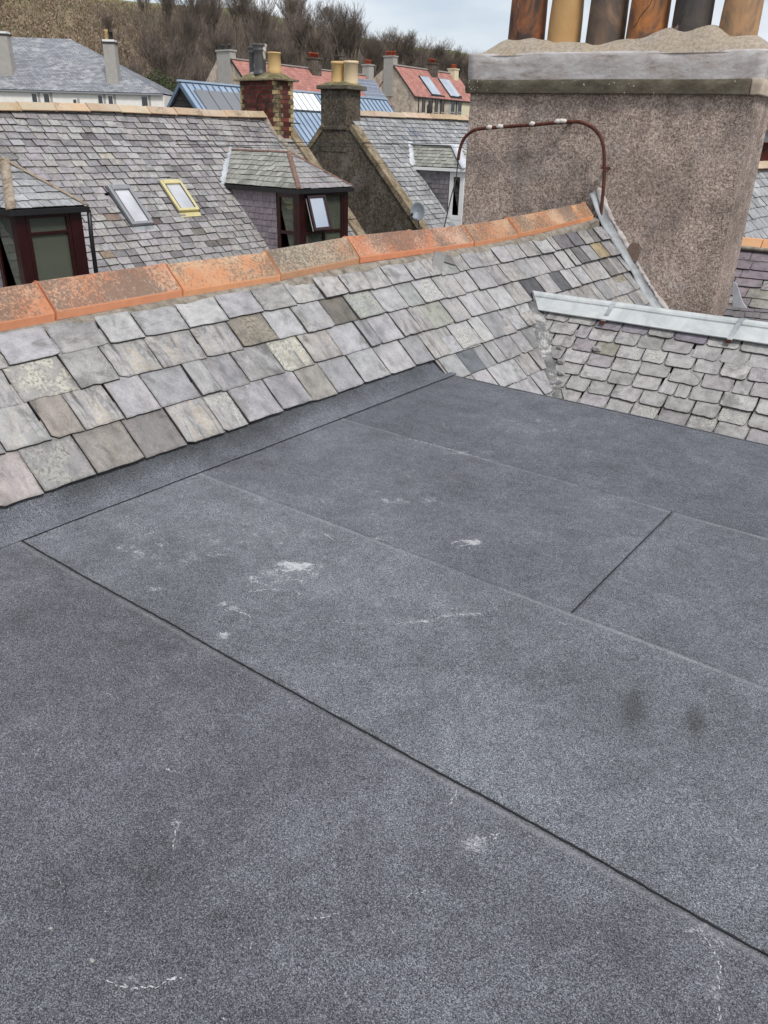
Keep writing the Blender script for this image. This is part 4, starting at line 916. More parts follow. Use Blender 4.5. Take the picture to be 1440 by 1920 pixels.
# ================================================================== DORMERS
def window(parent, o, a, b, n_, fw, depth, mat, glassm, bars=(), rows=(), name='window', glass_over=None):
    """frame rectangle from origin o, edges a (width) b (height), outward n_. bars/rows: fractions. children: pane"""
    o, a, b, n_ = Vector(o), Vector(a), Vector(b), Vector(n_); W, Hh = a.length, b.length; ua, ub = a.normalized(), b.normalized(); mb = MB()
    def bar(x0, x1, y0, y1, d0=0, d1=depth): mb.obox(o+ua*x0+ub*y0+n_*d0, ua*(x1-x0), ub*(y1-y0), n_*(d1-d0))
    bar(0, fw, 0, Hh); bar(W-fw, W, 0, Hh); bar(fw, W-fw, 0, fw); bar(fw, W-fw, Hh-fw, Hh)
    xs = [fw]+[c for f in bars for c in (f*W-fw*.4, f*W+fw*.4)]+[W-fw]; ys = [fw]+[c for f in rows for c in (f*Hh-fw*.4, f*Hh+fw*.4)]+[Hh-fw]
    for f in bars: bar(f*W-fw*.4, f*W+fw*.4, fw, Hh-fw, 0, depth*.97)
    for f in rows:
        for i in range(0, len(xs), 2): bar(xs[i], xs[i+1], f*Hh-fw*.4, f*Hh+fw*.4, 0, depth*.94)
    flip = ua.cross(ub).dot(n_) < 0
    if flip: mb.f = [f[::-1] for f in mb.f]
    fr = mb.out(name, mat, parent, bevel=.004)
    k = 0
    for i in range(0, len(xs), 2):
        for j in range(0, len(ys), 2):
            g = glassm if not glass_over or (i//2, j//2) not in glass_over else glass_over[(i//2, j//2)]
            if g is None: continue
            m2 = MB(); p = o+ua*xs[i]+ub*ys[j]+n_*depth*.35; m2.obox(p, ua*(xs[i+1]-xs[i]), ub*(ys[j+1]-ys[j]), n_*.006)
            if flip: m2.f = [f[::-1] for f in m2.f]
            m2.out('pane', g, fr)
    return fr
def dormer(root, XF, Y0, Y1, ze, zb, c0, zap, dep, mats, cheek_x, seed, cheek=True, left_out=True, singles=120):
    """bay dormer: front face x=XF between Y0 and Y1, eaves ze, bottom zb, main roof plane x+z=c0, apex height zap"""
    hw = (Y1-Y0)/2; yc = (Y0+Y1)/2; ov = .07; XA = XF-dep; xb = c0-zap; xe = c0-ze
    mfr, mhip, mhip2, msl, mchk, mflash, mfas = mats
    # eaves board / gutter
    mb = MB(); mb.box(xe-.02, XF+ov+.02, Y0-ov-.02, Y0-ov+.05, ze-.075, ze-.005); mb.box(XF+ov-.05, XF+ov+.02, Y0-ov+.052, Y1+ov+.02, ze-.075, ze-.005); mb.box(xe, XF+ov-.052, Y1+ov-.05, Y1+ov+.02, ze-.075, ze-.005)
    mb.box(xe+.02, XF+ov-.055, Y0-ov+.055, Y1+ov-.055, ze-.065, ze-.03)
    mb.out('eaves_board', mfas, root, bevel=.004)
    # roof deck (solid)
    A = Vector((XA, yc, zap)); Bk = Vector((xb-.02, yc, zap)); c1 = Vector((XF+ov, Y0-ov, ze)); c2 = Vector((XF+ov, Y1+ov, ze)); e1 = Vector((xe-.03, Y0-ov, ze)); e2 = Vector((xe-.03, Y1+ov, ze))
    dn = Vector((0, 0, -.02)); mb = MB(); mb.add([p+dn for p in (A, Bk, c1, c2, e1, e2)], [(0, 1, 4, 2), (0, 2, 3), (0, 3, 5, 1), (2, 4, 5, 3)]); mb.out('roof_deck', M_['deck'], root)
    # slates: -Y slope
    U = Vector((0, hw+ov, zap-ze)); lu = U.length; ud = U.normalized()
    P = Vector((xe-.03, Y0-ov, ze)); Ls = (XF+ov)-(xe-.03)
    made = []
    poly = [(0, 0), (Ls-.0, 0), (XA-P.x, lu), ((xb-.02)-P.x, lu)]
    made += slates(root, P, (1, 0, 0), ud, poly, lu/ (7 if dep > .5 and Y0 > 8 else 7), (.10, .17), .009, msl, 'rough', singles=singles, seed=seed, gap=.003, minpx=7)
    # front hip
    U2_ = Vector((-(dep+ov), 0, zap-ze)); lu2 = U2_.length
    P2 = Vector((XF+ov, Y0-ov, ze)); wl = Y1-Y0+2*ov
    made += slates(root, P2, (0, 1, 0), U2_.normalized(), [(0, 0), (wl, 0), (wl/2, lu2)], lu2/7, (.14, .22), .009, mhip2[1] if isinstance(mhip2, tuple) else msl, 'rough', singles=singles, seed=seed+1, gap=.003, minpx=7)
    P3 = Vector((XF+ov, Y1+ov, ze))
    slates(root, P3, (-1, 0, 0), Vector((0, -(hw+ov), zap-ze)).normalized(), [(0, 0), (Ls, 0), (Ls-.0-(xb-xe)*0-(0), lu*0+.001), (P3.x-(xb), lu), (P3.x-XA, lu)], lu/7, (.12, .2), .009, msl, 'rough', singles=0, seed=seed+2, gap=.003)
    # ridge and hips
    up = Vector((0, 0, 1))
    strip([Bk+Vector((0, 0, .02)), A+Vector((0, 0, .02))], .075 if Y0 < 12 else .16, up, mhip, 'ridge_band', root, .02, .004)
    strip([A+Vector((0, 0, .025)), c1+Vector((.005, -.005, .02))], .12 if Y0 < 8 else .085 if Y0 < 12 else .2, (.5, -.6, .8), mhip2[0] if isinstance(mhip2, tuple) else mhip2, 'hip_band', root, .02, .004)
    strip([A+Vector((0, 0, .025)), c2+Vector((.005, .005, .02))], .10 if Y0 < 8 else .06, (.5, .6, .8), mhip, 'hip_band', root, .02, .004)
    # lead valley against main roof
    strip([Bk+Vector((.0, -.02, .06)), e1+Vector((.02, -.02, .06)), e1+Vector((.03, -.05, .0))], .16 if Y0 < 12 else .2, (.5, -.5, .8), mflash, 'lead_flashing', root, .01, .006)
    # cheek wall -Y
    if cheek:
        P4 = Vector((c0-ze-.02, Y0, ze-.08)); hgt = ze-.08-zb
        # region in (s,u) with u measured up from zb: under eaves, above main roof
        pz = zb; Lc = cheek_x-(c0-ze)+.0
        mb = MB(); mb.prism([(c0-ze-.05, Y0, ze-.07), (c0-ze-.05+0.01, Y0, ze-.09), (c0-zb, Y0, zb), (cheek_x, Y0, zb), (cheek_x, Y0, ze-.07)][::1], (0, .03, 0)); mb.out('cheek_wall', M_['deck'], root)
        po = Vector((0, Y0-.002, zb)); cp_ = [(c0-zb-.02 if c0-zb < cheek_x else cheek_x-.02, 0), (cheek_x, 0), (cheek_x, ze-.08-zb), (c0-ze+.06, ze-.08-zb)]
        made += slates(root, po, (1, 0, 0), (0, 0, 1), cp_, .105, (.09, .15), .006, mchk, 'fine', singles=singles, seed=seed+5, gap=.003, minpx=7, name='cheek_slate')
        strip([Vector((c0-(ze-.1)+.0, Y0-.03, ze-.1+.03)), Vector((c0-zb, Y0-.03, zb+.03))], .05, (S45, -.4, S45), M_['lead'], 'cheek_flashing', root, .006, .002)
    MB().box(c0-zb-.1 if c0-zb-.1 < XF-.06 else XF-.5, XF-.03, Y1-.04, Y1, zb, ze-.07).out('cheek_wall', M_['deck'], root)
    return made

# ================================================================== HOUSE A (left roof)
C0 = -10.95; XRg = -12.95
aroot = thing('slate_house', 'house with purple grey slate roof, two skylights and dark red dormer windows', 'house', (-11.5, 9, -5))
rz = lambda y: 1.97+.018*(y-7.1)+.02*math.sin(y*.9)
AY0, AY1 = 2.5, 13.35
# roof deck
def main_dz(s, u): return (float(fbm(s*.45, u*.5, 33, 3))-.45)*.07+(float(fbm(s*2.2, u*.9, 36, 2))-.37)*.02
PA = Vector((-9.9, 0, C0+9.9)); UTA = (XRg+9.9)/-S45
mb = MB(); mb.prism([(-9.88, AY0, C0+9.85), (-9.88, AY1, C0+9.85), (XRg, AY1, C0-XRg-.02), (XRg, AY0, C0-XRg-.02)], Vector((S45, 0, S45))*-.04)
for i, v in enumerate(mb.v): mb.v[i] = tuple(Vector(v)-Vector((S45, 0, S45))*.05)
mb.out('roof_deck', M_['deck'], aroot)
D1 = dict(XF=-9.92, Y0=5.44, Y1=6.38); D2 = dict(XF=-9.95, Y0=10.72, Y1=12.07)
def skipA(s, u):
    x = -9.9-u*S45
    if 5.5 < s < 6.3 and x > -11.5: return True
    if 10.8 < s < 12.0 and x > -11.6: return True
    if x > -10.55 and s < 6.3: return True
    if 8.14 < s < 8.5 and -11.74 < x < -11.3: return True
    if 9.22 < s < 9.64 and -11.8 < x < -11.42: return True
    return False
oldA = slates(aroot, PA, (0, 1, 0), (-S45, 0, S45), [(4.9, .55), (AY1, .55), (AY1, UTA), (4.9, UTA)], .136, (.17, .28), .014, M_['slate_mid'], 'rough', singles=185, seed=21, dz=main_dz, skip=skipA, gap=.011, yaw=.035, minpx=9)
for px, py, c in ((190, 265, (.45, .42, .45, 1)), (160, 262, (.5, .45, .48, 1)), (20, 230, (.5, .5, .5, 1)), (200, 400, (.7, .55, .45, 1)), (380, 440, (.5, .47, .42, 1)), (300, 420, (.55, .45, .4, 1)), (410, 470, (.55, .52, .48, 1)), (395, 455, (.5, .47, .45, 1)), (200, 462, (.75, .6, .45, 1)), (155, 295, (1.25, 1.24, 1.15, 1)), (190, 305, (1.25, 1.2, 1.05, 1)), (235, 235, (1.3, 1.25, 1.2, 1)), (380, 430, (.5, .48, .42, 1)), (420, 490, (.55, .52, .5, 1)), (210, 250, (1.2, 1.22, 1.15, 1))):
    recolour(oldA, px, py, c)
ridge_tiles(aroot, lambda y: (XRg, rz(y)+.10), .17, .022, M_['ridge_far'], [2.5+.62*i for i in range(17)]+[12.9], ang=42)
mb = MB(); mb.prism([(XRg-.02, AY0, 1.9), (XRg-.02, AY1+.25, 1.98), (XRg-3, AY1+.25, -1.1), (XRg-3, AY0, -1.1)][::-1], (0, 0, -.05)); mb.out('rear_slope', M_['slate_dark'], aroot)
MB().box(-15.9, -9.98, AY0, AY1+.2, -5, -1.1).out('wall', M_['harl_beige'], aroot)
# gable and skew stones
mb = MB(); mb.prism([(-9.9, AY1, -1.1), (XRg, AY1, 1.95), (-15.9, AY1, -1.1)], (0, .3, 0)); mb.out('gable_wall', M_['harl_dark'], aroot)
k = 0; u = .35
while u < UTA-.35:
    ln = random.uniform(.5, .75); p = PA+Vector((0, AY1-.02, 0))+Vector((-S45, 0, S45))*u; a = Vector((-S45, 0, S45))*(ln-.008)
    MB().obox(p+Vector((S45, 0, S45))*-.05, Vector((0, .27, 0)), a, Vector((S45, 0, S45))*(.14+random.uniform(-.01, .01))).out('skew_stone', M_['skew'], aroot, bevel=.012); u += ln
# dark mortar fillet where the slates meet the chimney and skew
strip([Vector((XRg+.02, 12.93, 2.1)), Vector((XRg+.22, 12.93, 1.86)), Vector((-12.5, 13.0, 1.62)), Vector((-11.9, 13.28, 1.0))], .16, (S45, -.2, S45), M_['mortar'], 'mortar_fillet', aroot, .03, .02)
# brick chimney
bx0, bx1, by0, by1, bz0, bz1 = -13.66, -12.57, 12.95, 13.44, 1.55, 2.72
ck = MB().box(bx0+.012, bx1-.012, by0+.012, by1-.012, 1.0, bz1).out('brick_chimney', M_['brick_joint'], aroot); ck['label'] = 'red and buff brick chimney with three pots'
rows_ = 14; rh = (bz1-bz0)/rows_
for r_i in range(rows_):
    z0 = bz0+r_i*rh+.006; z1 = z0+rh-.014; odd = r_i % 2
    # front (-Y): quoins buff, middle red
    xs = [bx0]+([bx0+.06] if odd else [bx0+.13]); x = xs[-1]; seq = [(bx0, x, 'b')]
    endq = bx1-(.14 if odd else .06); first = True
    while x < endq-.06:
        nx2 = min(endq, x+(.17 if not (first and odd) else .09)); seq.append((x, nx2, 'r')); x = nx2; first = False
    seq.append((endq, bx1, 'b'))
    for (xa, xb_, ty) in seq:
        if ty == 'r' and r_i in (3, 4) and random.random() < .3: ty = 'b'
        MB().box(xa+.005, xb_-.005, by0-.004, by0+.05, z0, z1, jit=.003).out('brick', M_['brick_red' if ty == 'r' else 'brick_buff'], ck)
    ys = [(by0, by0+(.10 if odd else .16), 'b'), (by0+(.10 if odd else .16), by1-(.16 if odd else .10), 'r'), (by1-(.16 if odd else .10), by1, 'b')]
    for (ya, yb, ty) in ys:
        MB().box(bx1-.05, bx1+.004, ya+(.055 if ya == by0 else .005), yb-.005, z0, z1, jit=.003).out('brick', M_['brick_red' if ty == 'r' else 'brick_buff'], ck)
MB().box(bx0-.09, bx1+.10, by0-.09, by1+.08, 2.72, 2.765, jit=.004).out('cope', M_['skew'], ck, bevel=.01)
vs = []; fs = []; NX, NY = 20, 8
for j in range(NY+1):
    for i in range(NX+1):
        x = bx0-.03+(bx1-bx0+.06)*i/NX; y = by0-.03+(by1-by0+.06)*j/NY; e = min(1, min(x-bx0+.03, bx1+.03-x)/.22)*min(1, min(y-by0+.03, by1+.03-y)/.15)
        vs.append((x, y, 2.755+.11*math.sqrt(max(e, 0))+random.uniform(-.01, .01)))
for j in range(NY):
    for i in range(NX): a = j*(NX+1)+i; fs.append((a, a+1, a+NX+2, a+NX+1))
t = NT('mossy_mortar', .95); t.col(t.ramp(t.noise(8, 5, .7), [(.35, (.10, .09, .04)), (.55, (.19, .165, .09)), (.7, (.30, .27, .19))])); t.bump(t.noise(30, 5, .7), .9, .012); M_['mossy'] = t.m
MB().add(vs, fs).out('haunching', M_['mossy'], ck, True)
for (x, y, z, h, r, kind) in ((-13.46, 13.22, 2.84, .52, .125, 'p'), (-13.17, 13.10, 2.84, .55, .135, 'p'), (-12.86, 13.2, 2.82, .42, .145, 'b')):
    if kind == 'p': pr = [(r*1.05, -.03), (r*1.05, .03), (r*.95, .05), (r*.9, .1), (r*.88, h*.6), (r*.86, h*.72), (r*1.0, h*.78), (r*1.0, h*.82), (r*.92, h*.84), (r*1.12, h*.93), (r*1.16, h*.97), (r*1.0, h), (r*.8, h)]
    else: pr = [(r*1.05, -.03), (r, .1), (r*.88, h-.03), (r*.95, h-.025), (r*.95, h), (r*.75, h)]
    o = MB().lathe((x, y, z), pr, 24).out('chimney_pot', M_['pot_paint'] if kind == 'p' else M_['pot_buff'], ck, True)
    o['label'] = 'buff clay chimney pot' if kind == 'b' else 'tall black and white painted chimney pot'
# loop of cable on the brick chimney
MB().tube([(-13.0+.14*math.cos(a), by0-.03, 2.28+.2*math.sin(a)) for a in np.linspace(-.6, 3.6, 18)], .008, 5).out('cable_loop', M_['cable'], ck, True)
MB().tube([(-12.56, 13.3, 1.95), (-12.35, 13.34, 1.95), (-12.3, 13.34, 1.94)], .012, 6).out('bracket', M_['darkgrey'], ck)
# skylights
def skylight(root, y0, y1, x_top, x_bot, h, mf, name_lab, cover):
    N = Vector((S45, 0, S45)); top = Vector((x_top, y0, C0-x_top)); L_ = (x_bot-x_top)/S45; d = Vector((S45, 0, -S45)); W = y1-y0; mb = MB(); f = .055
    def b(a0, a1, b0, b1, h0, h1, m=mb):
        m.obox(top+Vector((0, a0, 0))+d*b0+N*h0, d*(b1-b0), Vector((0, a1-a0, 0)), N*(h1-h0))
    b(-.0, f, 0, L_, -.03, h); b(W-f, W, 0, L_, -.03, h); b(f, W-f, 0, cover, -.03, h+.015); b(f, W-f, L_-.05, L_, -.03, h)
    o = mb.out('skylight', mf, root, bevel=.006); o['label'] = name_lab
    m2 = MB(); b(f+.002, W-f-.002, cover+.002, L_-.052, 0, h-.02, m2); m2.out('pane', M_['glass_sky'], o)
    m3 = MB(); b(f+.001, f+.014, cover+.001, L_-.051, h-.018, h-.002, m3); m3.out('glazing_bead', M_['darkgrey'], o); m3 = MB(); b(W-f-.014, W-f-.001, cover+.001, L_-.051, h-.018, h-.002, m3); m3.out('glazing_bead', M_['darkgrey'], o)
    m4 = MB(); b(.005, W-.005, L_+.01, L_+.10, .012, .024, m4); m4.out('apron', M_['lead'] if mf is not M_['yellowframe'] else M_['yellowframe'], o)
    m5 = MB(); b(-.022, -.003, -.02, L_, -.02, h*.55, m5); m5.out('side_flashing', M_['darkgrey'], o); m5 = MB(); b(W+.003, W+.022, -.02, L_, -.02, h*.55, m5); m5.out('side_flashing', M_['darkgrey'], o)
skylight(aroot, 8.11, 8.53, -11.80, -11.25, .085, M_['greyframe'], 'grey framed skylight', .09)
skylight(aroot, 9.21, 9.66, -11.86, -11.40, .075, M_['yellowframe'], 'yellow framed skylight', .085)
mD = dict()
dm1 = tag(link('dormer', bpy.data.meshes.new('dormer'), aroot), 'dormer at far left with dark red windows and mortar hips')
dm2 = tag(link('dormer', bpy.data.meshes.new('dormer'), aroot), 'hipped dormer with dark red windows, one sash open')
for dmm, q in ((dm1, D1), (dm2, D2)):   # the dormer's own mesh: its inner floor and lining
    mb = MB(); mb.box(q['XF']-1.5, q['XF']-.06, q['Y0']+.04, q['Y1']-.06, -1.0, -.62)
    me = dmm.data; me.from_pydata([tuple(Vector(v)-OFF[dmm.name]) for v in mb.v], [], mb.f); me.materials.append(M_['roomdark']); me.update()
dormer(dm1, ze=.79, zb=-.95, c0=C0, zap=1.32, dep=.86, mats=(M_['redwood'], M_['hip'], (M_['hip'], M_['slate_grey']), M_['slate_grey'], M_['slate_purple'], M_['lead_mid'], M_['black']), cheek_x=-10.5, seed=51, singles=40, **D1)
dormer(dm2, ze=.87, zb=-.95, c0=C0, zap=1.43, dep=.86, mats=(M_['redwood'], M_['hip_brown'], (M_['hip_brown'], M_['slate_mid']), M_['slate_moss'], M_['slate_purple'], M_['lead_mid'], M_['black']), cheek_x=-10.50, seed=61, singles=60, **D2)
RW = M_['redwood']
# dormer 1 windows: front (x = XF) and side (y = Y0)
def front_win(dmr, XF, ya, yb, z0, z1, bars, rows, fw=.06, over=None, gm=None, mat=None): return window(dmr, (XF-.06, ya, z0), (0, yb-ya, 0), (0, 0, z1-z0), (1, 0, 0), fw, .06, mat or RW, gm or M_['glass'], bars, rows, glass_over=over)
def side_win(dmr, Y0, xa, xb, z0, z1, bars, rows, fw=.05, over=None, gm=None, mat=None): return window(dmr, (xa, Y0+.06, z0), (xb-xa, 0, 0), (0, 0, z1-z0), (0, -1, 0), fw, .06, mat or RW, gm or M_['glass'], bars, rows, glass_over=over)
MB().box(-9.99, -9.915, 5.435, 5.575, -.95, .72).out('corner_post', RW, dm1, bevel=.006)
MB().box(-9.99, -9.915, 6.21, 6.385, -.95, .72).out('corner_post', RW, dm1, bevel=.006)
front_win(dm1, -9.92, 5.58, 6.205, -.2, .72, (), (.74,), .05)
MB().box(-9.98, -9.93, 5.58, 6.205, -.95, -.205).out('panel', RW, dm1)
side_win(dm1, 5.44, -10.5, -9.992, -.3, .72, (), (), .05)
MB().box(-10.5, -9.992, 5.44, 5.5, -.95, -.305).out('panel', RW, dm1)
MB().box(-10.10, -10.08, 5.6, 6.2, -.5, .70).out('curtain', M_['blind'], dm1)
MB().box(-10.49, -10.12, 5.60, 5.62, -.5, .70).out('curtain', M_['blind'], dm1)
MB().box(-10.49, -9.99, 6.25, 6.33, -.9, .7).out('room_wall', M_['blind'], dm1)
for k in range(14):   # dried grass bunch in the window
    a = random.uniform(-1, 1)
    if k == 0: mbp = MB()
    mbp.tube([(-10.15, 5.62, -.2), (-10.15+.05*a, 5.62+.06*random.uniform(-1, 1), -.02), (-10.13+.12*a, 5.62+.1*random.uniform(-1, 1), .07)], [.006, .004, .002], 4)
tag(mbp.out('dried_plant', M_['pot_buff'], None, origin=(-10.15, 5.62, -.2)), 'tuft of dried grass inside the left dormer window', 'plant')
MB().tube([(-9.86, 6.47, .74), (-9.87, 6.46, .4), (-9.87, 6.46, -.9)], .03, 10).out('downpipe', M_['black'], dm1, True)
# dormer 2
MB().box(-10.02, -9.945, 10.715, 10.83, -.95, .795).out('corner_post', RW, dm2, bevel=.006)
MB().box(-10.02, -9.945, 11.95, 12.075, -.95, .795).out('corner_post', RW, dm2, bevel=.006)
w2 = front_win(dm2, -9.95, 10.835, 11.945, -.35, .795, (.5,), (.42,), .06, over={(0, 1): None})
MB().box(-10.0, -9.96, 10.835, 11.945, -.95, -.355).out('panel', RW, dm2)
side_win(dm2, 10.72, -10.50, -10.025, -.35, .795, (), (.42,), .075)
MB().box(-10.50, -10.025, 10.72, 10.78, -.95, -.355).out('panel', RW, dm2)
# open sash, top hung, swung out at the bottom
hz, lz = .74, .62; sw = .49; ang = R_(17); dn_ = Vector((math.sin(ang), 0, -math.cos(ang))); nn_ = Vector((math.cos(ang), 0, math.sin(ang)))
bo = Vector((-9.945, 10.885, .755))+dn_*.60
sash = window(dm2, bo, (0, sw, 0), dn_*-.60, nn_, .05, .045, RW, M_['glass_mirror'], (), (), name='open_sash')
MB().obox(bo-nn_*.012, (0, .035, 0), dn_*-.56, nn_*.010).out('sash_edge', M_['white_pvc'], dm2)
MB().box(-10.75, -10.70, 10.8, 12.0, -.6, .78).out('room_wall', M_['blind'], dm2)
MB().box(-10.69, -10.05, 11.96, 12.0, -.6, .78).out('room_wall', M_['blind'], dm2)
MB().box(-10.16, -10.14, 11.40, 11.93, -.3, .75).out('curtain', M_['blind'], dm2)
MB().box(-10.48, -10.05, 10.86, 10.88, -.3, .75).out('curtain', M_['blind'], dm2)

# ================================================================== HOUSE B (right of the street)
broot = thing('gabled_house', 'grey slate house with dark harled gable, mossy chimney and white dormer', 'house', (-11.5, 18, -5))
XB, CB, BY0, BY1 = -12.95, -10.73, 15.42, 24.5; PB = Vector((-10.35, 0, CB+10.35)); UTB = (XB+10.35)/-S45
mb = MB(); mb.prism([(-10.3, BY0+.05, CB+10.3), (-10.3, BY1, CB+10.3), (XB, BY1, CB-XB), (XB, BY0+.05, CB-XB)], Vector((S45, 0, S45))*-.04)
for i, v in enumerate(mb.v): mb.v[i] = tuple(Vector(v)-Vector((S45, 0, S45))*.045)
mb.out('roof_deck', M_['deck'], broot)
def skipB(s, u):
    x = -10.35-u*S45
    return 16.98 < s < 17.75 and x > -11.9
oldB = slates(broot, PB, (0, 1, 0), (-S45, 0, S45), [(15.66, 0), (BY1, 0), (BY1, UTB), (15.66, UTB)], .138, (.18, .27), .013, M_['slate_grey'], 'rough', singles=240, seed=31, dz=lambda s, u: main_dz(s+40, u)*.6, skip=skipB, gap=.010, yaw=.02, minpx=9)
for px, py in ((770, 245), (775, 255), (790, 250), (768, 268), (760, 250)): recolour(oldB, px, py, (.6, .64, .74, 1))
ridge_tiles(broot, lambda y: (XB, 2.3+.012*(y-16)), .17, .022, M_['ridge_far'], [15.98+.62*i for i in range(14)], ang=42)
mb = MB(); mb.prism([(XB-.02, BY0+.2, 2.2), (XB-.02, BY1, 2.2), (XB-3, BY1, -.8), (XB-3, BY0+.2, -.8)][::-1], (0, 0, -.05)); mb.out('rear_slope', M_['slate_dark'], broot)
mb = MB(); mb.prism([(-10.42, BY0, -5), (-10.42, BY0, CB+10.42), (-12.66, BY0, CB+12.66), (-13.55, BY0, 1.95), (-16.2, BY0, -.75), (-16.2, BY0, -5)][::-1], (0, .28, 0)); mb.f = [f[::-1] for f in mb.f]; mb.out('gable_wall', M_['harl_dark'], broot)
MB().box(-16.1, -10.5, BY0+.29, BY1, -5, -.5).out('wall', M_['harl_beige'], broot)
u = .02
while u < UTB-.5:
    ln = random.uniform(.55, .8); ln = min(ln, UTB-.42-u+.01); p = PB+Vector((0, BY0-.03, 0))+Vector((-S45, 0, S45))*u
    MB().obox(p+Vector((S45, 0, S45))*-.03, Vector((0, .27, 0)), Vector((-S45, 0, S45))*(ln-.008), Vector((S45, 0, S45))*(.13+random.uniform(-.008, .008))).out('skew_stone', M_['skew'], broot, bevel=.012); u += ln
    if ln < .1: break
p = Vector((-13.5, BY0-.03, 2.0)); 
for k in range(4):
    MB().obox(p+Vector((-S45*k*.7, 0, -S45*k*.7)), Vector((0, .27, 0)), Vector((S45, 0, -S45))*-.12*-1, Vector((-S45, 0, -S45))*.69).out('skew_stone', M_['skew'], broot, bevel=.01)
MB().box(-10.5, -10.22, BY0-.05, BY0+.3, -.52, -.38, jit=.006).out('kneeler_stone', M_['skew'], broot, bevel=.012)
# harled chimney
hc = MB().box(-13.54, -12.78, BY0-.01, 15.95, 1.4, 2.70).out('harled_chimney', M_['harl_dark'], broot); hc['label'] = 'brown harled chimney with mossy cope and two buff pots'
MB().box(-13.57, -12.74, BY0-.035, 15.98, 1.86, 1.93).out('base_band', M_['harl_dark'], hc, bevel=.01)
MB().box(-13.62, -12.66, BY0-.09, 16.04, 2.70, 2.79, jit=.006).out('cope', M_['cope'], hc, bevel=.015)
vs = []; fs = []; NX, NY = 20, 12
for j in range(NY+1):
    for i in range(NX+1):
        x = -13.6+.92*i/NX; y = BY0-.07+.66*j/NY*1.0; e = min(1, min(x+13.6, -12.68-x)/.2)*min(1, min(y-BY0+.07, BY0+.59-y)/.2)
        vs.append((x, y, 2.775+.09*math.sqrt(max(e, 0))+random.uniform(-.012, .012)))
for j in range(NY):
    for i in range(NX): a = j*(NX+1)+i; fs.append((a, a+1, a+NX+2, a+NX+1))
MB().add(vs, fs).out('haunching', M_['mossy'], hc, True)
o = MB().lathe((-13.25, 15.7, 2.82), [(.175, -.03), (.17, .05), (.155, .40), (.17, .41), (.17, .46), (.13, .46)], 24).out('chimney_pot', M_['pot_buff'], hc, True)
MB().lathe((-13.25, 15.7, 3.28), [(.02, -.1), (.02, .09), (.13, .10), (.14, .12), (.02, .13)], 14).out('cowl', M_['darkgrey'], hc, True)
o = MB().lathe((-12.87, 15.7, 2.80), [(.175, -.03), (.17, .05), (.158, .42), (.175, .43), (.175, .48), (.13, .48)], 24).out('chimney_pot', M_['pot_cream'], hc, True)
# white dormer
dm3 = tag(link('dormer', bpy.data.meshes.new('dormer'), broot), 'dormer with white frame and white lead hips')
q = dict(XF=-10.38, Y0=16.9, Y1=17.85); mb = MB(); mb.box(q['XF']-1.2, q['XF']-.06, q['Y0']+.04, q['Y1']-.06, -.9, -.5); me = dm3.data; me.from_pydata([tuple(Vector(v)-OFF[dm3.name]) for v in mb.v], [], mb.f); me.materials.append(M_['roomdark']); me.update()
WP = M_['white_pvc']
dormer(dm3, ze=1.12, zb=-.4, c0=CB, zap=1.60, dep=.62, mats=(WP, M_['lead_white'], (M_['lead_white'], M_['slate_moss']), M_['slate_moss'], M_['slate_dark'], M_['lead_white'], WP), cheek_x=-10.8, seed=71, singles=55, **q)
side_win(dm3, 16.9, -10.79, -10.385, -.03, 1.04, (), (), .11, gm=M_['glass_dark'], mat=WP)
MB().box(-10.79, -10.385, 16.9, 16.96, -.4, -.035).out('panel', WP, dm3)
front_win(dm3, -10.38, 16.96, 17.84, -.03, 1.04, (.5,), (), .08, gm=M_['glass_dark'], mat=WP)
MB().box(-10.43, -10.385, 16.965, 17.84, -.4, -.035).out('panel', WP, dm3)
# satellite dish
dp = onp(783, 397, (1, 0, 0), -10.45)
dr = thing('satellite_dish', 'grey oval satellite dish on the skew stone of the dark gable', 'satellite dish', dp)
vs = []; fs = []; n1, n2 = 6, 24; ax = Vector((.5, -.75, .25)).normalized(); sx_ = ax.cross(Vector((0, 0, 1))).normalized(); sy_ = sx_.cross(ax)
for i in range(n1+1):
    r = i/n1
    for k in range(n2):
        a = 2*math.pi*k/n2; vs.append(dp+sx_*(.155*r*math.cos(a))+sy_*(.20*r*math.sin(a))+ax*(.06*r*r))
for i in range(n1):
    for k in range(n2): fs.append((i*n2+k, i*n2+(k+1) % n2, (i+1)*n2+(k+1) % n2, (i+1)*n2+k))
o = MB().add(vs, fs).out('reflector', M_['dish'], dr, True); s_ = o.modifiers.new('s', 'SOLIDIFY'); s_.thickness = .012
MB().tube([dp-sy_*.17+ax*.04, dp-sy_*.18+ax*.2+sx_*.1, dp-sy_*.13+ax*.28+sx_*.12], .008, 6).out('arm', M_['black'], dr)
MB().tube([dp-sy_*.13+ax*.28+sx_*.12, dp-sy_*.09+ax*.25+sx_*.11], .026, 8).out('receiver', M_['black'], dr)
w0 = at(745, 445, Y=15.35); MB().tube(smooth([w0+Vector((0, 0, -.3)), w0+Vector((0, 0, .08)), w0+Vector((.05, 0, .12)), Vector((-10.6, 15.36, w0.z+.13)), dp-ax*.02]), .016, 7).out('mast', M_['greyframe'], dr, True)
# overhead cables
for (ya, yb, dz_, lb) in ((263, 266, 0, 'upper of the two black overhead cables crossing in front of the dark gable'), (271, 272, 0, 'lower of the two black overhead cables crossing in front of the dark gable')):
    a = at(330, ya, X=-9.3); b = at(1000, yb+3, X=-9.3); pts = [a.lerp(b, t)+Vector((0, 0, -.02*math.sin(t*math.pi))) for t in np.linspace(0, 1, 12)]
    tag(MB().tube(pts, .0055, 5).out('overhead_cable', M_['cable'], None, origin=a), lb, 'cable', 'overhead cables')

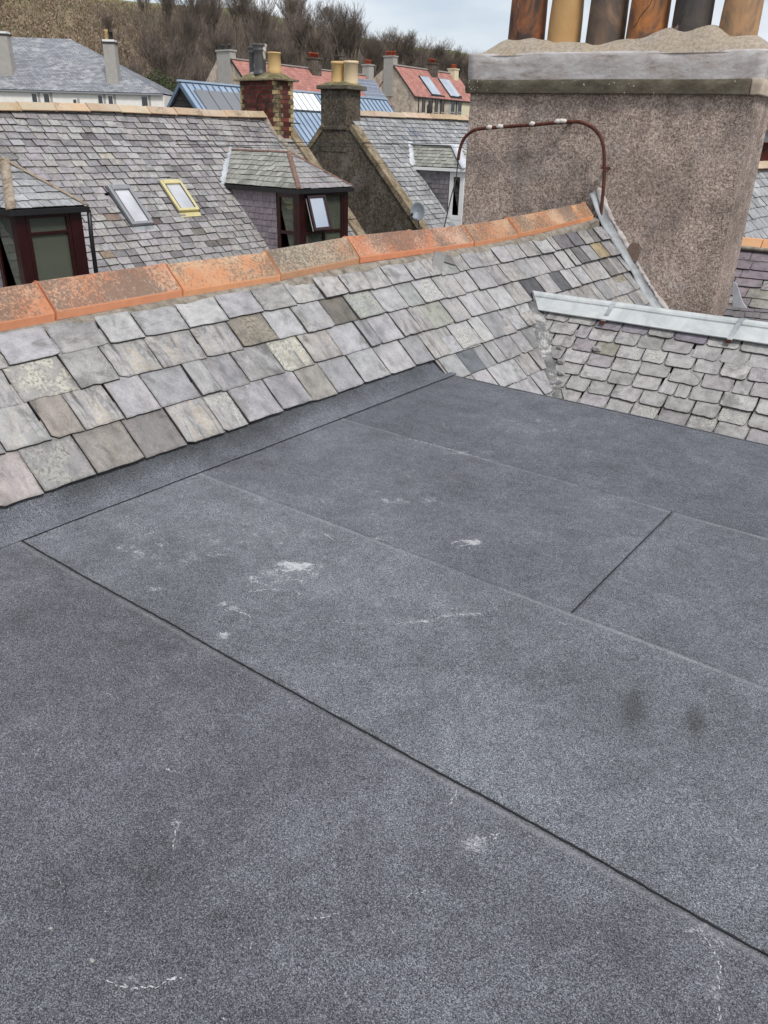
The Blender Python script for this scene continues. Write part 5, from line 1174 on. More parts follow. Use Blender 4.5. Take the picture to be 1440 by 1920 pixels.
# ================================================================== ROOFS BEYOND THE CHIMNEY (right edge)
rroot = thing('purple_slate_roof', 'low purple slate roof with clean orange ridge tiles behind the pink chimney', 'roof', (-1.5, 11.5, -.5))
PC = Vector((0, 11.0, -.26)); clc = [(-2.62, -.9), (1.5, -.9), (1.5, 1.06), (-3.0, 1.06)]
pcs = slates(rroot, PC, (1, 0, 0), (0, S45, S45), clc, .145, (.26, .4), .014, M_['slate_purple'], 'rough', singles=60, seed=81, gap=.006, yaw=.05)
for px, py in ((1430, 560), (1420, 580), (1435, 545)): recolour(pcs, px, py, (1.2, 1.35, 1.1, 1))
MB().prism([(-3.0, 10.1, -1.2), (1.6, 10.1, -1.2), (1.6, 11.84, .5), (-3.0, 11.84, .5)], (0, .04, -.04)).out('underlay', M_['deck'], rroot)
mb = MB()
for i in range(7):
    x = -3.1+i*.47+.16; m2 = MB(); pr = [(-.135, -.13), (-.03, -.01), (0, .0), (.03, -.01), (.135, -.13), (.11, -.14), (0, -.03), (-.11, -.14)]
    vs = [(x+dx, 11.8+a, .62+b) for dx in (0, .46) for a, b in pr]; n = len(pr); fs = [(j, (j+1) % n, n+(j+1) % n, n+j)[::-1] for j in range(n)]+[tuple(range(n)), tuple(range(n, 2*n))[::-1]]
    o = m2.add(vs, fs).out('ridge_tile', M_['ridge_new'], rroot, bevel=.005)
strip([(-3.1, 11.67, .50), (1.6, 11.67, .50)], .05, (0, -1, 1), M_['mortar'], 'mortar_bedding', rroot, .02, .008)
fp = [at(a, b, Y=10.72) for a, b in ((1374, 528), (1381, 532), (1392, 566), (1410, 592), (1396, 596), (1374, 575))]
MB().prism(fp, (0, .02, 0)).out('lead_flashing', M_['lead_white'], rroot)
o = slates(rroot, Vector((-2.5, 10.3, -.35)), (.9, .3, 0), (-.2, .6, .55), [(0, 0), (.9, 0), (.9, .35), (0, .35)], .1, (.12, .2), .012, M_['slate_dark'], 'rough', singles=12, seed=85)
MB().prism([(-3.0, 11.85, .5), (1.6, 11.85, .5), (1.6, 13, -.6), (-3.0, 13, -.6)], (0, -.02, -.04)).out('rear_slope', M_['lead_white'], rroot)
r2 = thing('upper_slate_roof', 'higher grey slate roof with a pale ridge, glimpsed at the right edge behind the chimney', 'roof', (-3.5, 16, -1))
PD = Vector((-4.05, 0, 1.33)); u3 = slates(r2, PD, (0, 1, 0), (-S45, 0, S45), [(11.3, -3.6), (22, -3.6), (22, 0), (11.3, 0)], .2, (.25, .38), .012, M_['slate_grey'], 'rough', singles=60, seed=91, yaw=.02)
MB().prism([(-1.4, 11.3, -1.4), (-1.4, 22, -1.4), (-4.08, 22, 1.28), (-4.08, 11.3, 1.28)], (-.03, 0, -.03)).out('underlay', M_['deck'], r2)
ridge_tiles(r2, lambda y: (-4.05, 1.50), .17, .025, M_['ridge_far'], [11.3+.5*i for i in range(22)])
r3 = thing('brick_gable', 'red brick wall under a grey eave seen past the right side of the chimney', 'wall', (-5.4, 26, 0))
MB().box(-6.2, -3.2, 25.8, 26.1, -5, 1.88).out('brick_wall', M_['brick_red'], r3); MB().box(-6.5, -3.0, 25.6, 26.3, 1.9, 2.18).out('eave', M_['far_slate'], r3)

# ================================================================== FAR BUILDINGS
def uvquad(name, pts, mat, parent, su=1., sv=1.):
    pts = [Vector(p) for p in pts]; off = OFF[parent.name]; n = (pts[1]-pts[0]).cross(pts[3]-pts[0]).normalized()
    me = bpy.data.meshes.new(name); th = n*-.12; v = [p-off for p in pts]+[p-off+th for p in pts]
    me.from_pydata(v, [], [(0, 1, 2, 3), (7, 6, 5, 4), (0, 4, 5, 1), (1, 5, 6, 2), (2, 6, 7, 3), (3, 7, 4, 0)]); me.materials.append(mat)
    w_ = (pts[1]-pts[0]).length; ud = (pts[1]-pts[0]).normalized(); vd = n.cross(ud); ul = me.uv_layers.new(name='UVMap')
    for lp, li in zip(me.loops, range(len(me.loops))):
        q_ = me.vertices[lp.vertex_index].co+off-pts[0]; ul.data[li].uv = (q_.dot(ud)/su, q_.dot(vd)/sv)
    me.update(); o = link(name, me, parent); return o
# --- blue steel roofed building (gable of dark boards to the left)
K = 40; a = at(337, 152, D=K); BX, BYs, BZ = a.x, a.y, a.z; blr = thing('blue_roofed_building', 'blue steel roofed building with dark timber gable, solar panels and white rooflight', 'building', (BX, BYs+8, -5))
cb_ = BX+BZ; BE = at(712, 210, X=BX+.6).y+1.5; n_ = (1, 0, 1)
low = 3.4; 
uvquad('metal_roof', [(BX+low, BYs, BZ-low), (BX+low, BE, BZ-low), (BX, BE, BZ), (BX, BYs, BZ)], M_['blue_steel'], blr)
uvquad('metal_roof', [(BX, BYs, BZ), (BX, BE, BZ), (BX-low, BE, BZ-low), (BX-low, BYs, BZ-low)], M_['blue_steel'], blr)
MB().box(BX-low+.2, BX+low-.2, BYs+.15, BE, -5, BZ-low-.1).out('wall', M_['rafter'], blr)
for i in range(22):
    z0 = BZ-low-.1+i*.155; hw_ = BZ-z0-.2
    if hw_ < .1: break
    MB().prism([(BX-hw_, BYs+.12-.02*(i % 2), z0), (BX+hw_, BYs+.12-.02*(i % 2), z0), (BX+max(.02, hw_-.15), BYs+.12-.02*(i % 2), z0+.15), (BX-max(.02, hw_-.15), BYs+.12-.02*(i % 2), z0+.15)], (0, .05, 0)).out('board', M_['rafter'], blr)
MB().prism([(BX, BYs, BZ-.02), (BX, BYs, BZ-.25), (BX+low-.2, BYs, BZ-low-.05), (BX+low, BYs, BZ-low-.02)], (0, -.06, 0)).out('bargeboard', M_['blue_trim'], blr)
MB().prism([(BX, BYs, BZ-.02), (BX-low, BYs, BZ-low-.02), (BX-low+.2, BYs, BZ-low-.05), (BX, BYs, BZ-.25)], (0, -.06, 0)).out('bargeboard', M_['blue_trim'], blr)
MB().box(BX-.12, BX+.12, BYs-.1, BE, BZ-.02, BZ+.07).out('ridge_cap', metal_mat('pale_blue_cap', (.38, .48, .60), (.45, .55, .66), .5, .3, 1), blr)
mb = MB(); y = BYs+.25
while y < BE:
    mb.obox((BX+.1, y, BZ-.1), Vector((1, 0, -1))*(low-.15), (0, .035, 0), Vector((1, 0, 1))*.045); y += .45
mb.out('standing_seams', M_['blue_trim'], blr, kind='stuff')
def slope_panel(root, X0, Z0, y0, y1, d0, d1, mat, name, h=.10, thk=.05, su=1, label=None):
    """panel lying on slope x=X0+d, z=Z0-d"""
    N = Vector((S45, 0, S45)); p = [Vector((X0+d1, y0, Z0-d1))+N*h, Vector((X0+d1, y1, Z0-d1))+N*h, Vector((X0+d0, y1, Z0-d0))+N*h, Vector((X0+d0, y0, Z0-d0))+N*h]
    o = uvquad(name, p, mat, root, su*(y1-y0), su*(d1-d0)*1.414)
    if label: o['label'] = label
    return o
yy = at(360, 167, X=BX+.35).y; y1_ = at(452, 175, X=BX+.4).y+1.2; pw = (y1_-yy)/5
for i in range(5): slope_panel(blr, BX, BZ, yy+i*pw+.03, yy+(i+1)*pw-.03, .42, 2.4, M_['pv_grey'], 'solar_panel')
ya_, yb_ = at(549, 172, X=BX+.2).y-1.2, at(603, 190, X=BX+.8).y; nP = 6; pw = (yb_-ya_)/nP
for i in range(nP): slope_panel(blr, BX, BZ, ya_+i*pw+.035, ya_+(i+1)*pw-.035, .12, 1.05, M_['polycarb'], 'rooflight_pane', .07)
slope_panel(blr, BX, BZ, ya_-.1, yb_+.1, .08, 1.12, M_['black'], 'rooflight_frame', .05)
# --- red tiled terrace A
def gable_house(root, X, Y0, Y1, Z, low, mroof, mwall, ge, zbase=-5, kneel=.25, sh=(0, 0), ls=1.):
    uvquad('roof', [(X+low, Y0, Z-low), (X+low, Y1, Z-low), (X, Y1, Z), (X, Y0, Z)], mroof, root)
    uvquad('roof', [(X, Y0, Z), (X, Y1, Z), (X-low, Y1, Z-low), (X-low, Y0, Z-low)], mroof, root)
    mb = MB(); mb.prism([(X+low-kneel, Y0+.1, zbase), (X+low-kneel, Y0+.1, Z-low+kneel-.15), (X, Y0+.1, Z-.15), (X-sh[0], Y0+.1, Z-.15-sh[1]), (X-sh[0]-5, Y0+.1, Z-sh[1]-5*ls-.15), (X-sh[0]-5, Y0+.1, zbase)], (0, .6, 0)); mb.f = [f[::-1] for f in mb.f]
    mb.out('gable_wall', mwall, root)
    mb = MB(); mb.prism([(X-low+kneel, Y0+.71, zbase), (X+low-kneel, Y0+.71, zbase), (X+low-kneel, Y0+.71, Z-low+kneel-.15), (X, Y0+.71, Z-.15), (X-low+kneel, Y0+.71, Z-low+kneel-.15)], (0, Y1-Y0-.8, 0)); mb.f = [f[::-1] for f in mb.f]
    mb.out('wall', mwall, root)
    MB().box(X+low-.06, X+low+.08, Y0-.02, Y1+.02, Z-low-.18, Z-low-.02).out('gutter', M_['rafter'], root)
    MB().prism([(X+.02, Y0-.05, Z+.0), (X+low, Y0-.05, Z-low), (X+low-.02, Y0-.05, Z-low-.22), (X, Y0-.05, Z-.22)], (0, .12, 0)).out('verge', M_['rafter'], root)
def far_chimney(root, x0, x1, y0, y1, z0, z1, mat, pots, potm, label=None, ph=.5, pr_=.14, axis='y', cope=True):
    c = MB().box(x0, x1, y0, y1, z0, z1).out('chimney', mat, root)
    if cope: MB().box(x0-.1, x1+.1, y0-.1, y1+.1, z1+.002, z1+.16).out('cope', mat, c)
    for i in range(pots):
        f = (i+.5)/pots; x, y = ((x0+x1)/2, y0+(y1-y0)*f) if axis == 'y' else (x0+(x1-x0)*f, (y0+y1)/2)
        MB().lathe((x, y, z1+.13), [(pr_, 0), (pr_*.9, ph*.85), (pr_*1.1, ph*.87), (pr_*1.1, ph), (pr_*.7, ph)], 12).out('chimney_pot', potm, c, True)
    if label: c['label'] = label
    return c
KA = 84; a = at(432, 110, D=KA); AX, AYs, AZ_ = a.x, a.y, a.z; AYe = at(697, 139, X=AX).y; lowA = 3.45
ar = thing('red_roofed_terrace', 'terrace with faded red roof, beige gable and solar panels, left of its twin', 'house', (AX, AYs+8, -5))
gable_house(ar, AX, AYs, AYe, AZ_, lowA, M_['tiles_red'], M_['harl_beige'], .3, sh=(2.35, -.05))
MB().box(AX-.18, AX+.18, AYs, AYe, AZ_-.02, AZ_+.10).out('ridge_cap', M_['render_grey'], ar)
p0 = at(406, 95, Y=AYs); p1 = at(431, 95, Y=AYs); far_chimney(ar, p0.x, p1.x, AYs-.03, AYs+.85, AZ_-5, p0.z-.1, M_['render_grey'], 2, M_['darkgrey'], 'streaked grey gable chimney with two pots', .55, .25, 'x')
for (pa, pb, pz, m, np_, lb) in ((570, 597, 112, 'harl_dark', 4, 'dark brown chimney with four red pots'), (678, 698, 124, 'render_grey', 4, 'pale grey end chimney with red pots')):
    y0 = at(pa, 135, X=AX+.5).y; y1 = at(pb, 135, X=AX+.5).y; z = at(pb, pz, X=AX+.5).z; far_chimney(ar, AX-.35, AX+.75, y0+1.2, y1+.3 if lb[0] == 'd' else y1, AZ_-1.5, z, M_[m], np_, M_['pot_red'], lb, .55, .2)
y0 = at(664, 150, X=AX+.7).y; y1 = at(702, 152, X=AX+.7).y; pw = (y1-y0)/4
for r_ in range(2):
    for i in range(4): slope_panel(ar, AX, AZ_, y0+i*pw+.03, y0+(i+1)*pw-.03, .62+r_*1.25, .62+(r_+1)*1.25-.05, M_['pv'], 'solar_panel', .14)
x_ = AX+lowA-.25
for px in (728,):
    c = at(px, 205, X=x_); w_ = window(ar, (x_, c.y-.5, c.z-.6), (0, 1.0, 0), (0, 0, 1.15), (1, 0, 0), .1, .06, M_['white_pvc'], M_['glass_dark'], (.5,), ())
MB().tube([(AX+lowA+.02, AYe-.15, AZ_-lowA-.1), (AX+lowA-.15, AYe-.15, AZ_-lowA-.8), (AX+lowA-.15, AYe-.15, -5)], .07, 6).out('downpipe', M_['rafter'], ar)
# --- red tiled terrace B
KB = 112; a = at(738, 122, D=KB); RX, RYs, RZ_ = a.x, a.y, a.z; RYe = at(850, 141, X=RX).y+1; lowB = 4.0
br_ = thing('red_roofed_house', 'red roofed house with tall narrow windows and two pale solar arrays, right of the terrace', 'house', (RX, RYs+8, -5))
gable_house(br_, RX, RYs, RYe, RZ_, lowB, M_['tiles_red'], M_['harl_beige'], .3, sh=(1.9, .3), ls=.62)
MB().box(RX-.2, RX+.2, RYs, RYe, RZ_-.02, RZ_+.14).out('ridge_cap', M_['render_grey'], br_)
p0 = at(720, 104, Y=RYs); p1 = at(738, 104, Y=RYs); far_chimney(br_, p0.x, p1.x, RYs-.03, RYs+1.0, RZ_-4, p0.z-.2, M_['render_grey'], 4, M_['pot_red'], 'gable chimney with red pots', .6, .22, 'x')
for (pa, pb, pz, m, np_, lb) in ((795, 813, 121, 'harl_dark', 3, 'dark middle chimney with red pots'), (838, 852, 131, 'render_cream', 3, 'cream end chimney')):
    y0 = at(pa, 135, X=RX+.5).y; y1 = at(pb, 135, X=RX+.5).y; z = at(pb, pz, X=RX+.5).z; far_chimney(br_, RX-.3, RX+1.0, y0+1.5, y1+.5, RZ_-2, z, M_[m], np_, M_['pot_red'], lb, .6, .22)
for (pa, pb, lb) in ((786, 803, 'left solar array'), (822, 841, 'right solar array')):
    y0 = at(pa, 146, X=RX+1.2).y; y1 = at(pb, 148, X=RX+1.2).y; pw = (y1-y0)/2
    slope_panel(br_, RX, RZ_, y0-.12, y1+.12, 1.1, 3.72, M_['black'], 'array_frame', .12)
    for i in range(2): slope_panel(br_, RX, RZ_, y0+i*pw, y0+(i+1)*pw-.04, 1.2, 3.6, M_['pv_pale'], 'solar_panel', .2)
x_ = RX+lowB-.25
for px in (794, 808, 818, 830, 849, 862): 
    c = at(px, 196, X=x_); w_ = window(br_, (x_, c.y-.42, c.z-1.0), (0, .84, 0), (0, 0, 2.2), (1, 0, 0), .08, .05, M_['rafter'], M_['glass_dark'], (), ())
    MB().box(x_, x_+.14, c.y-.5, c.y+.5, c.z-1.15, c.z-1.01).out('sill', M_['render_grey'], w_)
ye = at(866, 200, X=x_).y; MB().box(x_-.4, x_+.012, ye, RYe-.05, -5, RZ_-lowB-.02).out('wall', M_['render_cream'], br_)
yg, yh = at(841, 200, X=x_).y, ye; MB().box(x_-.4, x_+.01, yg, yh-.01, -5, RZ_-lowB-.02).out('wall', M_['render_grey'], br_)
for px in (785, 826, 856):
    c = at(px, 200, X=x_+.1); MB().tube([(x_+.1, c.y, RZ_-lowB-.1), (x_+.1, c.y, -5)], .07, 6).out('downpipe', M_['rafter'], br_)
c = at(805, 212, X=-60); tz = at(805, 187, X=-60).z
tag(MB().lathe((c.x, c.y, -5), [(.14, 0), (.14, c.z+4.6), (.3, c.z+4.9), (.33, c.z+5.8), (.18, tz+4.6), (.2, tz+5.0), (.02, tz+5.15)], 10).out('dark_post', M_['rafter'], None, True, origin=(c.x, c.y, -5)), 'dark slim post with a bulging middle standing before the red roofed house', 'post')
# --- cream house far left
cr = thing('white_rendered_house', 'white rendered house with hipped grey slate roof and a tall chimney at far left', 'house', at(150, 200, D=90))
wv0, wv1 = at(-160, 164, D=90), at(307, 176, D=90); dirw = (wv1-wv0); dirw.z = 0; dirw.normalize(); nrm = Vector((dirw.y, -dirw.x, 0))
if nrm.dot(CAM-wv0) < 0: nrm = -nrm
ez = (at(150, 171, D=90)).z; e0 = wv0.copy(); e0.z = ez; e1 = wv1.copy(); e1.z = ez; dpt = 9.5
rA = at(132, 73, D=94.5); rB = at(-160, 50, D=94.5); rA2 = e1-dirw*4-nrm*dpt/2; zr = rA.z
rr1 = Vector((rA.x, rA.y, zr)); rr0 = Vector((rB.x, rB.y, zr+.1)); b1 = e1-nrm*dpt; b0 = e0-nrm*dpt
o = uvquad('slate_roof', [e0+nrm*.4, e1+nrm*.4, rr1, rr0], M_['far_slate'], cr, 1, 1)
o = mesh('slate_roof', [e1+nrm*.4, b1, rr1], [(0, 1, 2)], M_['far_slate'], cr)
o = mesh('slate_roof', [b1, b0, rr0, rr1], [(0, 1, 2, 3)], M_['far_slate'], cr)
dn = Vector((0, 0, -.15)); zb_ = Vector((0, 0, -5-ez))
mesh('wall', [e0+dn, e1+dn, b1+dn, b0+dn, e0+zb_, e1+zb_, b1+zb_, b0+zb_], [(4, 5, 1, 0), (5, 6, 2, 1), (6, 7, 3, 2), (7, 4, 0, 3)], M_['render_white'], cr)
g0, g1 = e0+nrm*.4, e1+nrm*.4
MB().obox(g0+Vector((0, 0, -.22)), g1-g0, -nrm*.12, Vector((0, 0, .14))).out('gutter', M_['greyframe'], cr)
def cpt(px, py): # on wall plane
    r = ray(px, py); t_ = nrm.dot(e0-CAM)/nrm.dot(r); return CAM+r*t_
for (xa, xb_, ya, yb) in ((62, 74, 174, 204), (84, 97, 174, 204), (138, 147, 185, 205), (185, 196, 177, 204), (204, 215, 178, 204), (266, 280, 179, 206), (2-30, 12-30, 172, 203)):
    p = cpt(xa, yb); wv = (cpt(xb_, yb)-p).length; hv = (cpt(xa, ya)-p).length
    fr = window(cr, p+nrm*.0, dirw*wv, Vector((0, 0, hv)), nrm, .1, .05, M_['white_pvc'], M_['glass_dark'], (), ())
    MB().obox(p+dirw*wv+nrm*.0, dirw*.28, Vector((0, 0, hv)), nrm*.03).out('surround', M_['render_grey'], fr)
# tall chimney rising from the front slope
def cp2(px, py, k): r = ray(px, py); return CAM+r*((nrm.dot(e0-nrm*k-CAM))/nrm.dot(r))
p0 = cp2(192, 81, .9); p1 = cp2(214, 84, .9); w_ = (p1-p0).length; zt = p0.z
def ochim(p, wd, dp_, z0, z1, mat, label):
    q_ = Vector((p.x, p.y, z0)); o = MB().obox(q_, -nrm*dp_, dirw*wd, Vector((0, 0, z1-z0))).out('chimney', mat, cr); o['label'] = label
    c = MB().obox(Vector((p.x, p.y, z1+.001))+nrm*.08-dirw*.08, -nrm*(dp_+.16), dirw*(wd+.16), Vector((0, 0, .18))).out('cope', M_['rafter'], o)
    MB().obox(Vector((p.x, p.y, z1+.182)), -nrm*dp_, dirw*wd, Vector((0, 0, .22))).out('white_cap', M_['white_pvc'], o); return o
oc = ochim(p0, w_, 1.1, ez+.5, zt, M_['render_grey'], 'tall beige chimney with one buff and one black pot')
for i, (f, m, h) in enumerate(((.3, 'pot_buff', 1.0), (.68, 'black', .85))):
    q_ = p0+dirw*w_*f-nrm*.5; MB().lathe((q_.x, q_.y, zt+.38), [(.22, 0), (.2, h*.85), (.24, h*.9), (.24, h), (.1, h)], 14).out('chimney_pot', M_[m], oc, True)
p0 = cp2(-20, 68, 1.6); w_ = (cp2(12, 66, 1.6)-p0).length; ochim(p0, w_, 1.1, ez+.5, cp2(5, 66, 1.6).z+.0, M_['render_grey'], 'beige chimney at the picture edge')

# ================================================================== HILL
D0, D1_ = 128., 300.
hp = [(-2200, 60), (-900, -40), (-300, -40), (0, -18), (170, -4), (300, 5), (480, 18), (560, 42), (640, 66), (740, 82), (880, 104), (1100, 135), (1440, 170), (2200, 220), (4000, 290)]
AZS = np.linspace(-1.25, 1.25, 180); foot = 739.5
def skyline_e(az):
    x = foot+math.tan(max(-1.2, min(1.2, az)))*1601*.9995; y = float(np.interp(x, [h[0] for h in hp], [h[1] for h in hp]))
    r = ray(x, y); return r.z/math.hypot(r.x, r.y)
def hill_z(az, d):
    e = skyline_e(az); top = EYE+e*D1_; base = -4.
    t_ = min(1, max(0, (d-D0)/(D1_-D0))); t_ = t_**.85
    z = base+(top-base)*t_
    if d > D1_: z = top-(d-D1_)*.02
    return z+ (float(fbm(az*40, d*.05, 77, 4))-.47)*5*min(1, max(0, (d-D0)/40))*(.3 if d > D1_-12 else 1)
def hpos(az, d):
    dirv = Fh*math.cos(az)+Rt*math.sin(az); return Vector((dirv.x*d, dirv.y*d, hill_z(az, d)))
ds = list(np.linspace(D0-20, D1_, 60))+[330, 400, 600, 1000]
vs = []; cov = []
for az in AZS:
    for d in ds:
        p = hpos(az, max(d, D0-20)); 
        if d < D0-5: p.z = -4.9
        vs.append(p); xs_ = foot+math.tan(max(-1.2, min(1.2, az)))*1601
        wd_ = float(np.interp(xs_, [150, 330, 900], [0, .75, 1]))*float(np.interp(d, [D0, 260, 300], [1, .9, .2])); gr = float(np.interp(d, [245, 285], [0, 1]))*float(np.interp(xs_, [-500, 60, 400, 480], [.5, .5, .9, 1]))
        cov.append((wd_, gr))
nd = len(ds); fs = [(i*nd+j, (i+1)*nd+j, (i+1)*nd+j+1, i*nd+j+1)[::-1] for i in range(len(AZS)-1) for j in range(nd-1)]
hl = mesh('hillside', vs, fs, M_['hill'], None, True, 'structure'); at_ = hl.data.color_attributes.new('cover', 'FLOAT_COLOR', 'POINT')
dd = np.zeros((len(vs), 4)); dd[:, :2] = cov; dd[:, 3] = 1; at_.data.foreach_set('color', dd.ravel())
# bracken and rough grass tufts
def scatter(name, n, azr, dr_, hr, wr_, mat, lean=.5, keep=None, blades=3):
    V = []; Fq = []
    for _ in range(n):
        az = random.uniform(*azr); d = random.uniform(*dr_)
        if keep and not keep(az, d): continue
        p = hpos(az, d); h = random.uniform(*hr)
        for b in range(blades):
            q_ = p+Vector((random.uniform(-1, 1), random.uniform(-1, 1), -.2))*h*.5; a = random.uniform(0, 6.28); w_ = random.uniform(*wr_); s = Vector((math.cos(a), math.sin(a), 0))*w_
            t_ = q_+Vector((random.uniform(-lean, lean), random.uniform(-lean, lean), 1))*h; i = len(V)
            V += [q_-s, q_+s, t_+s*.25, t_-s*.25]; Fq.append((i, i+1, i+2, i+3))
    return mesh(name, V, Fq, mat, None, False, 'stuff')
azx = lambda px: math.atan((px-foot)/1601)
o = scatter('bracken', 26000, (azx(-120), azx(430)), (D0+2, 290), (.25, .8), (.05, .18), M_['bracken'], 1.5, None, 6); o['label'] = 'brown bracken and rough grass covering the hillside'; 
o = scatter('scrub', 16000, (azx(170), azx(1000)), (D0-4, 270), (1.2, 4.2), (.02, .055), M_['brush'], .7, lambda az, d: random.random() < float(np.interp(foot+math.tan(az)*1601, [170, 330, 420], [.08, .6, 1])), 5); o['label'] = 'dense bare scrub filling the wooded slope behind the houses'

# ================================================================== TREES
def make_tree(seed, H, habit):
    r = random.Random(seed); TR = MB(); V = []; Fq = []
    def seg(a, b, ra, rb, n):
        t_ = (b-a).normalized(); x = t_.orthogonal().normalized(); y = t_.cross(x); i = len(V)
        for (p, rr) in ((a, ra), (b, rb)):
            for k in range(n): an = 2*math.pi*k/n; V.append(p+(x*math.cos(an)+y*math.sin(an))*rr)
        for k in range(n): Fq.append((i+k, i+(k+1) % n, i+n+(k+1) % n, i+n+k))
    def grow(p, d, ln, rad, lvl):
        n = 4 if lvl < 2 else 3; steps = 3 if lvl < 3 else 2; pts = [p]; q_ = p; dd_ = d
        for i in range(steps):
            dd_ = (dd_+Vector((r.uniform(-1, 1), r.uniform(-1, 1), r.uniform(-.3, .6)))*.16+Vector((0, 0, .10))).normalized(); q2 = q_+dd_*ln/steps
            seg(q_, q2, rad*(1-.5*i/steps), rad*(1-.5*(i+1)/steps), n); q_ = q2; pts.append(q_)
        if lvl >= 5: return
        k = [5, 5, 5, 4, 3][lvl] if lvl < 5 else 0
        for j in range(k):
            f = r.uniform(.25, 1) if lvl > 0 else r.uniform(.35, 1); idx = min(len(pts)-2, int(f*(len(pts)-1))); st = pts[idx].lerp(pts[idx+1], f*(len(pts)-1)-idx if f < 1 else 1)
            ax_ = Vector((r.uniform(-1, 1), r.uniform(-1, 1), 0)).normalized(); nd_ = (dd_*1.0+ax_*r.uniform(.45, .95)*(1.15 if habit == 'wide' else .8)+Vector((0, 0, .18))).normalized()
            grow(st, nd_, ln*r.uniform(.55, .8), max(rad*.5, .014), lvl+1)
    stems = 1 if habit == 'wide' else r.choice((2, 3)); tr_pts = []
    for s_ in range(stems):
        d = Vector((r.uniform(-.25, .25), r.uniform(-.25, .25), 1)).normalized(); b = Vector((r.uniform(-.3, .3)*(stems-1), r.uniform(-.3, .3)*(stems-1), -.5)); ln = H*.28; c = b+d*ln
        TR.tube([b, b.lerp(c, .5)+Vector((r.uniform(-.1, .1), 0, 0)), c], [H*.022, H*.018, H*.014], 7)
        for j in range(4 if stems == 1 else 2): grow(c-d*ln*r.uniform(0, .35), (d+Vector((r.uniform(-.5, .5), r.uniform(-.5, .5), .2))).normalized(), H*.30, H*.011, 1)
        grow(c, d, H*.32, H*.012, 0 if stems == 1 else 1)
    tm = bpy.data.meshes.new('trunk'); tm.from_pydata(TR.v, [], TR.f); tm.materials.append(M_['bark'])
    cm = bpy.data.meshes.new('crown'); cm.from_pydata([tuple(v) for v in V], [], Fq); cm.materials.append(M_['twig']); return tm, cm
TV = [make_tree(100+i, 12, h) for i, h in enumerate(('up', 'wide', 'up', 'wide', 'up'))]
def place_tree(px, d, hpx, var, label, group='bare trees on the hillside'):
    az = azx(px); p = hpos(az, d); scl = hpx*d/1440./12*1.07
    t_ = thing('bare_tree', label, 'tree', p, group); t_.scale = (scl, scl, scl); t_.rotation_euler = (0, 0, random.uniform(0, 6.28))
    for nm, me in zip(('trunk', 'crown'), TV[var]):
        o = bpy.data.objects.new(nm, me); sc.collection.objects.link(o); o.parent = t_
    return t_
TL = [(262, 150, 95, 0, 'bare multi-stemmed tree left of the tallest tree on the bracken slope'), (322, 138, 150, 1, 'tallest bare spreading tree above the blue roofed building'), (385, 142, 130, 0, 'bare tree behind the two-pot gable chimney, right of the tallest tree'),
      (352, 165, 120, 2, 'bare tree behind and between the two big trees above the blue roof'), (425, 160, 125, 3, 'bare tree rising straight behind the streaked gable chimney'), (470, 150, 120, 2, 'bare tree above the black and white chimney pots'), (500, 190, 110, 4, 'bare tree behind the tall pots, top against the sky'),
      (535, 155, 115, 1, 'bare tree above the red roof left of the dark chimney'), (575, 185, 120, 0, 'upright bare tree against the sky above the dark brown chimney'), (612, 150, 105, 4, 'bare tree just left of the buff pots'), (648, 190, 115, 2, 'bushy bare tree on the skyline above the buff pots'),
      (668, 150, 95, 3, 'bare tree between the buff pots and the pale end chimney'), (700, 185, 95, 0, 'bare tree on the skyline above the pale end chimney'), (735, 165, 90, 4, 'bare tree behind the gable of the red roofed house'), (765, 190, 85, 1, 'open crowned bare tree on the skyline over the red roof ridge'),
      (792, 170, 80, 2, 'bare tree behind the dark middle chimney of the red roofed house'), (818, 195, 75, 3, 'small bare tree on the skyline right of the dark middle chimney'), (845, 170, 60, 0, 'small bare tree behind the cream end chimney'), (872, 190, 62, 1, 'last small bare tree beside the pink chimney'),
      (290, 240, 50, 2, 'small bare shrub-like tree on the hill crest left of the skyline dip'), (225, 215, 45, 4, 'lone small bare tree high on the bracken slope'), (455, 230, 75, 1, 'bare tree on the crest left of the tall skyline trees'), (550, 230, 75, 3, 'bare crest tree seen through the skyline twigs'), (610, 220, 80, 1, 'bare crest tree behind the upright skyline tree'), (905, 180, 60, 4, 'bare tree mostly hidden by the pink chimney'),
      (410, 200, 110, 4, 'bare tree high behind the gable chimney, crown on the skyline'), (330, 215, 85, 0, 'bare tree on the upper slope behind the tallest tree'), (30, 225, 40, 3, 'small dark bare bush tree high on the left of the bracken slope'), (520, 140, 90, 3, 'low bare tree in front of the wood above the faded red roof'), (690, 215, 70, 4, 'bare crest tree between the skyline crowns'), (750, 210, 70, 0, 'thin bare tree high over the twin red roofs')]
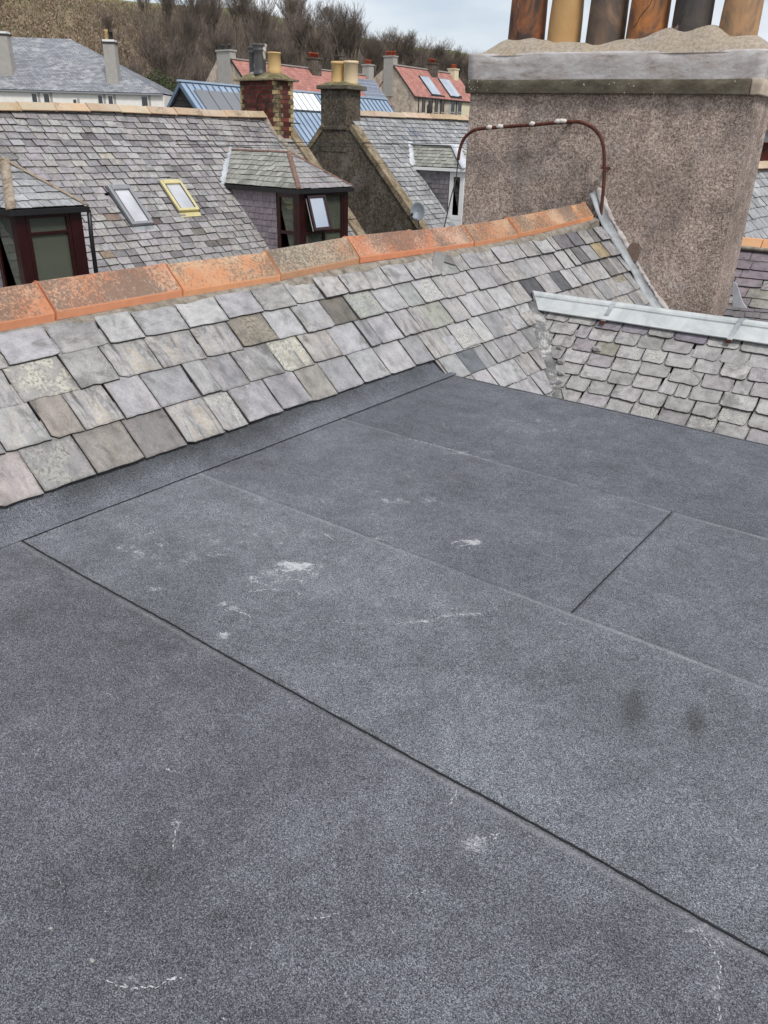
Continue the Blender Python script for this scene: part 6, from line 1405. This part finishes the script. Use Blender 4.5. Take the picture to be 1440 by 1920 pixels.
TL += [(400, 130, 120, 0, 'bare tree low on the slope just left of the streaked gable chimney'), (445, 140, 115, 4, 'bare tree just right of the streaked gable chimney, low on the slope'), (480, 205, 105, 3, 'broad bare tree on the crest above the black and white pots'), (515, 165, 125, 0, 'tall upright bare tree breaking the skyline right of the black and white pots'),
       (555, 200, 110, 2, 'bare tree on the skyline between the buff pot and the dark brown chimney'), (595, 165, 120, 3, 'dense bare tree directly above the dark brown chimney'), (630, 195, 105, 0, 'bare skyline tree directly above the cowled pot'), (660, 200, 100, 4, 'bare skyline tree right of the cream pot'),
       (715, 150, 85, 2, 'bare tree right behind the left gable chimney of the red roofed house'), (725, 195, 85, 1, 'forked bare skyline tree above the gable chimney with red pots'), (780, 190, 78, 4, 'bare skyline tree left of the dark middle chimney'), (805, 200, 72, 0, 'thin bare skyline tree above the dark middle chimney'),
       (835, 190, 66, 1, 'spreading little bare tree above the cream end chimney'), (860, 200, 64, 3, 'bare little skyline tree left of the pink chimney'), (370, 190, 115, 2, 'bare tree on the upper slope between the two crowns over the blue roof'), (300, 175, 90, 4, 'bare tree at the left edge of the wood, upslope of the ivy bush'), (345, 128, 120, 3, 'low bare tree right above the ridge of the blue roof')]
random.seed(11)
for a in TL: place_tree(*a)
# evergreen ivy bush by the foot of the tallest tree
bp = hpos(azx(305), 124); bp.z = at(305, 168, D=124).z
bt = thing('ivy_bush', 'dark green bush beside the white house, left of the blue roof', 'bush', bp); V = []; Fq = []
for _ in range(2600):
    u_, v_, w_ = random.gauss(0, 1), random.gauss(0, 1), random.random(); q_ = bp+Vector((u_*1.6, v_*1.6, w_*3.6*math.exp(-(u_*u_+v_*v_)*.25)-2.0)); a = random.uniform(0, 6.28); s = Vector((math.cos(a), math.sin(a), random.uniform(-.5, .5)))*.13; t_ = Vector((random.uniform(-1, 1), random.uniform(-1, 1), random.uniform(-.3, 1))).normalized()*.15; i = len(V)
    V += [q_-s, q_+t_*.6, q_+s, q_-t_*.6]; Fq.append((i, i+1, i+2, i+3))
mesh('foliage', V, Fq, M_['leaf'], bt); MB().tube([bp+Vector((0, 0, -6)), bp+Vector((0, 0, .5))], [.2, .08], 6).out('stem', M_['bark'], bt)
print('OBJECTS', len(bpy.data.objects))
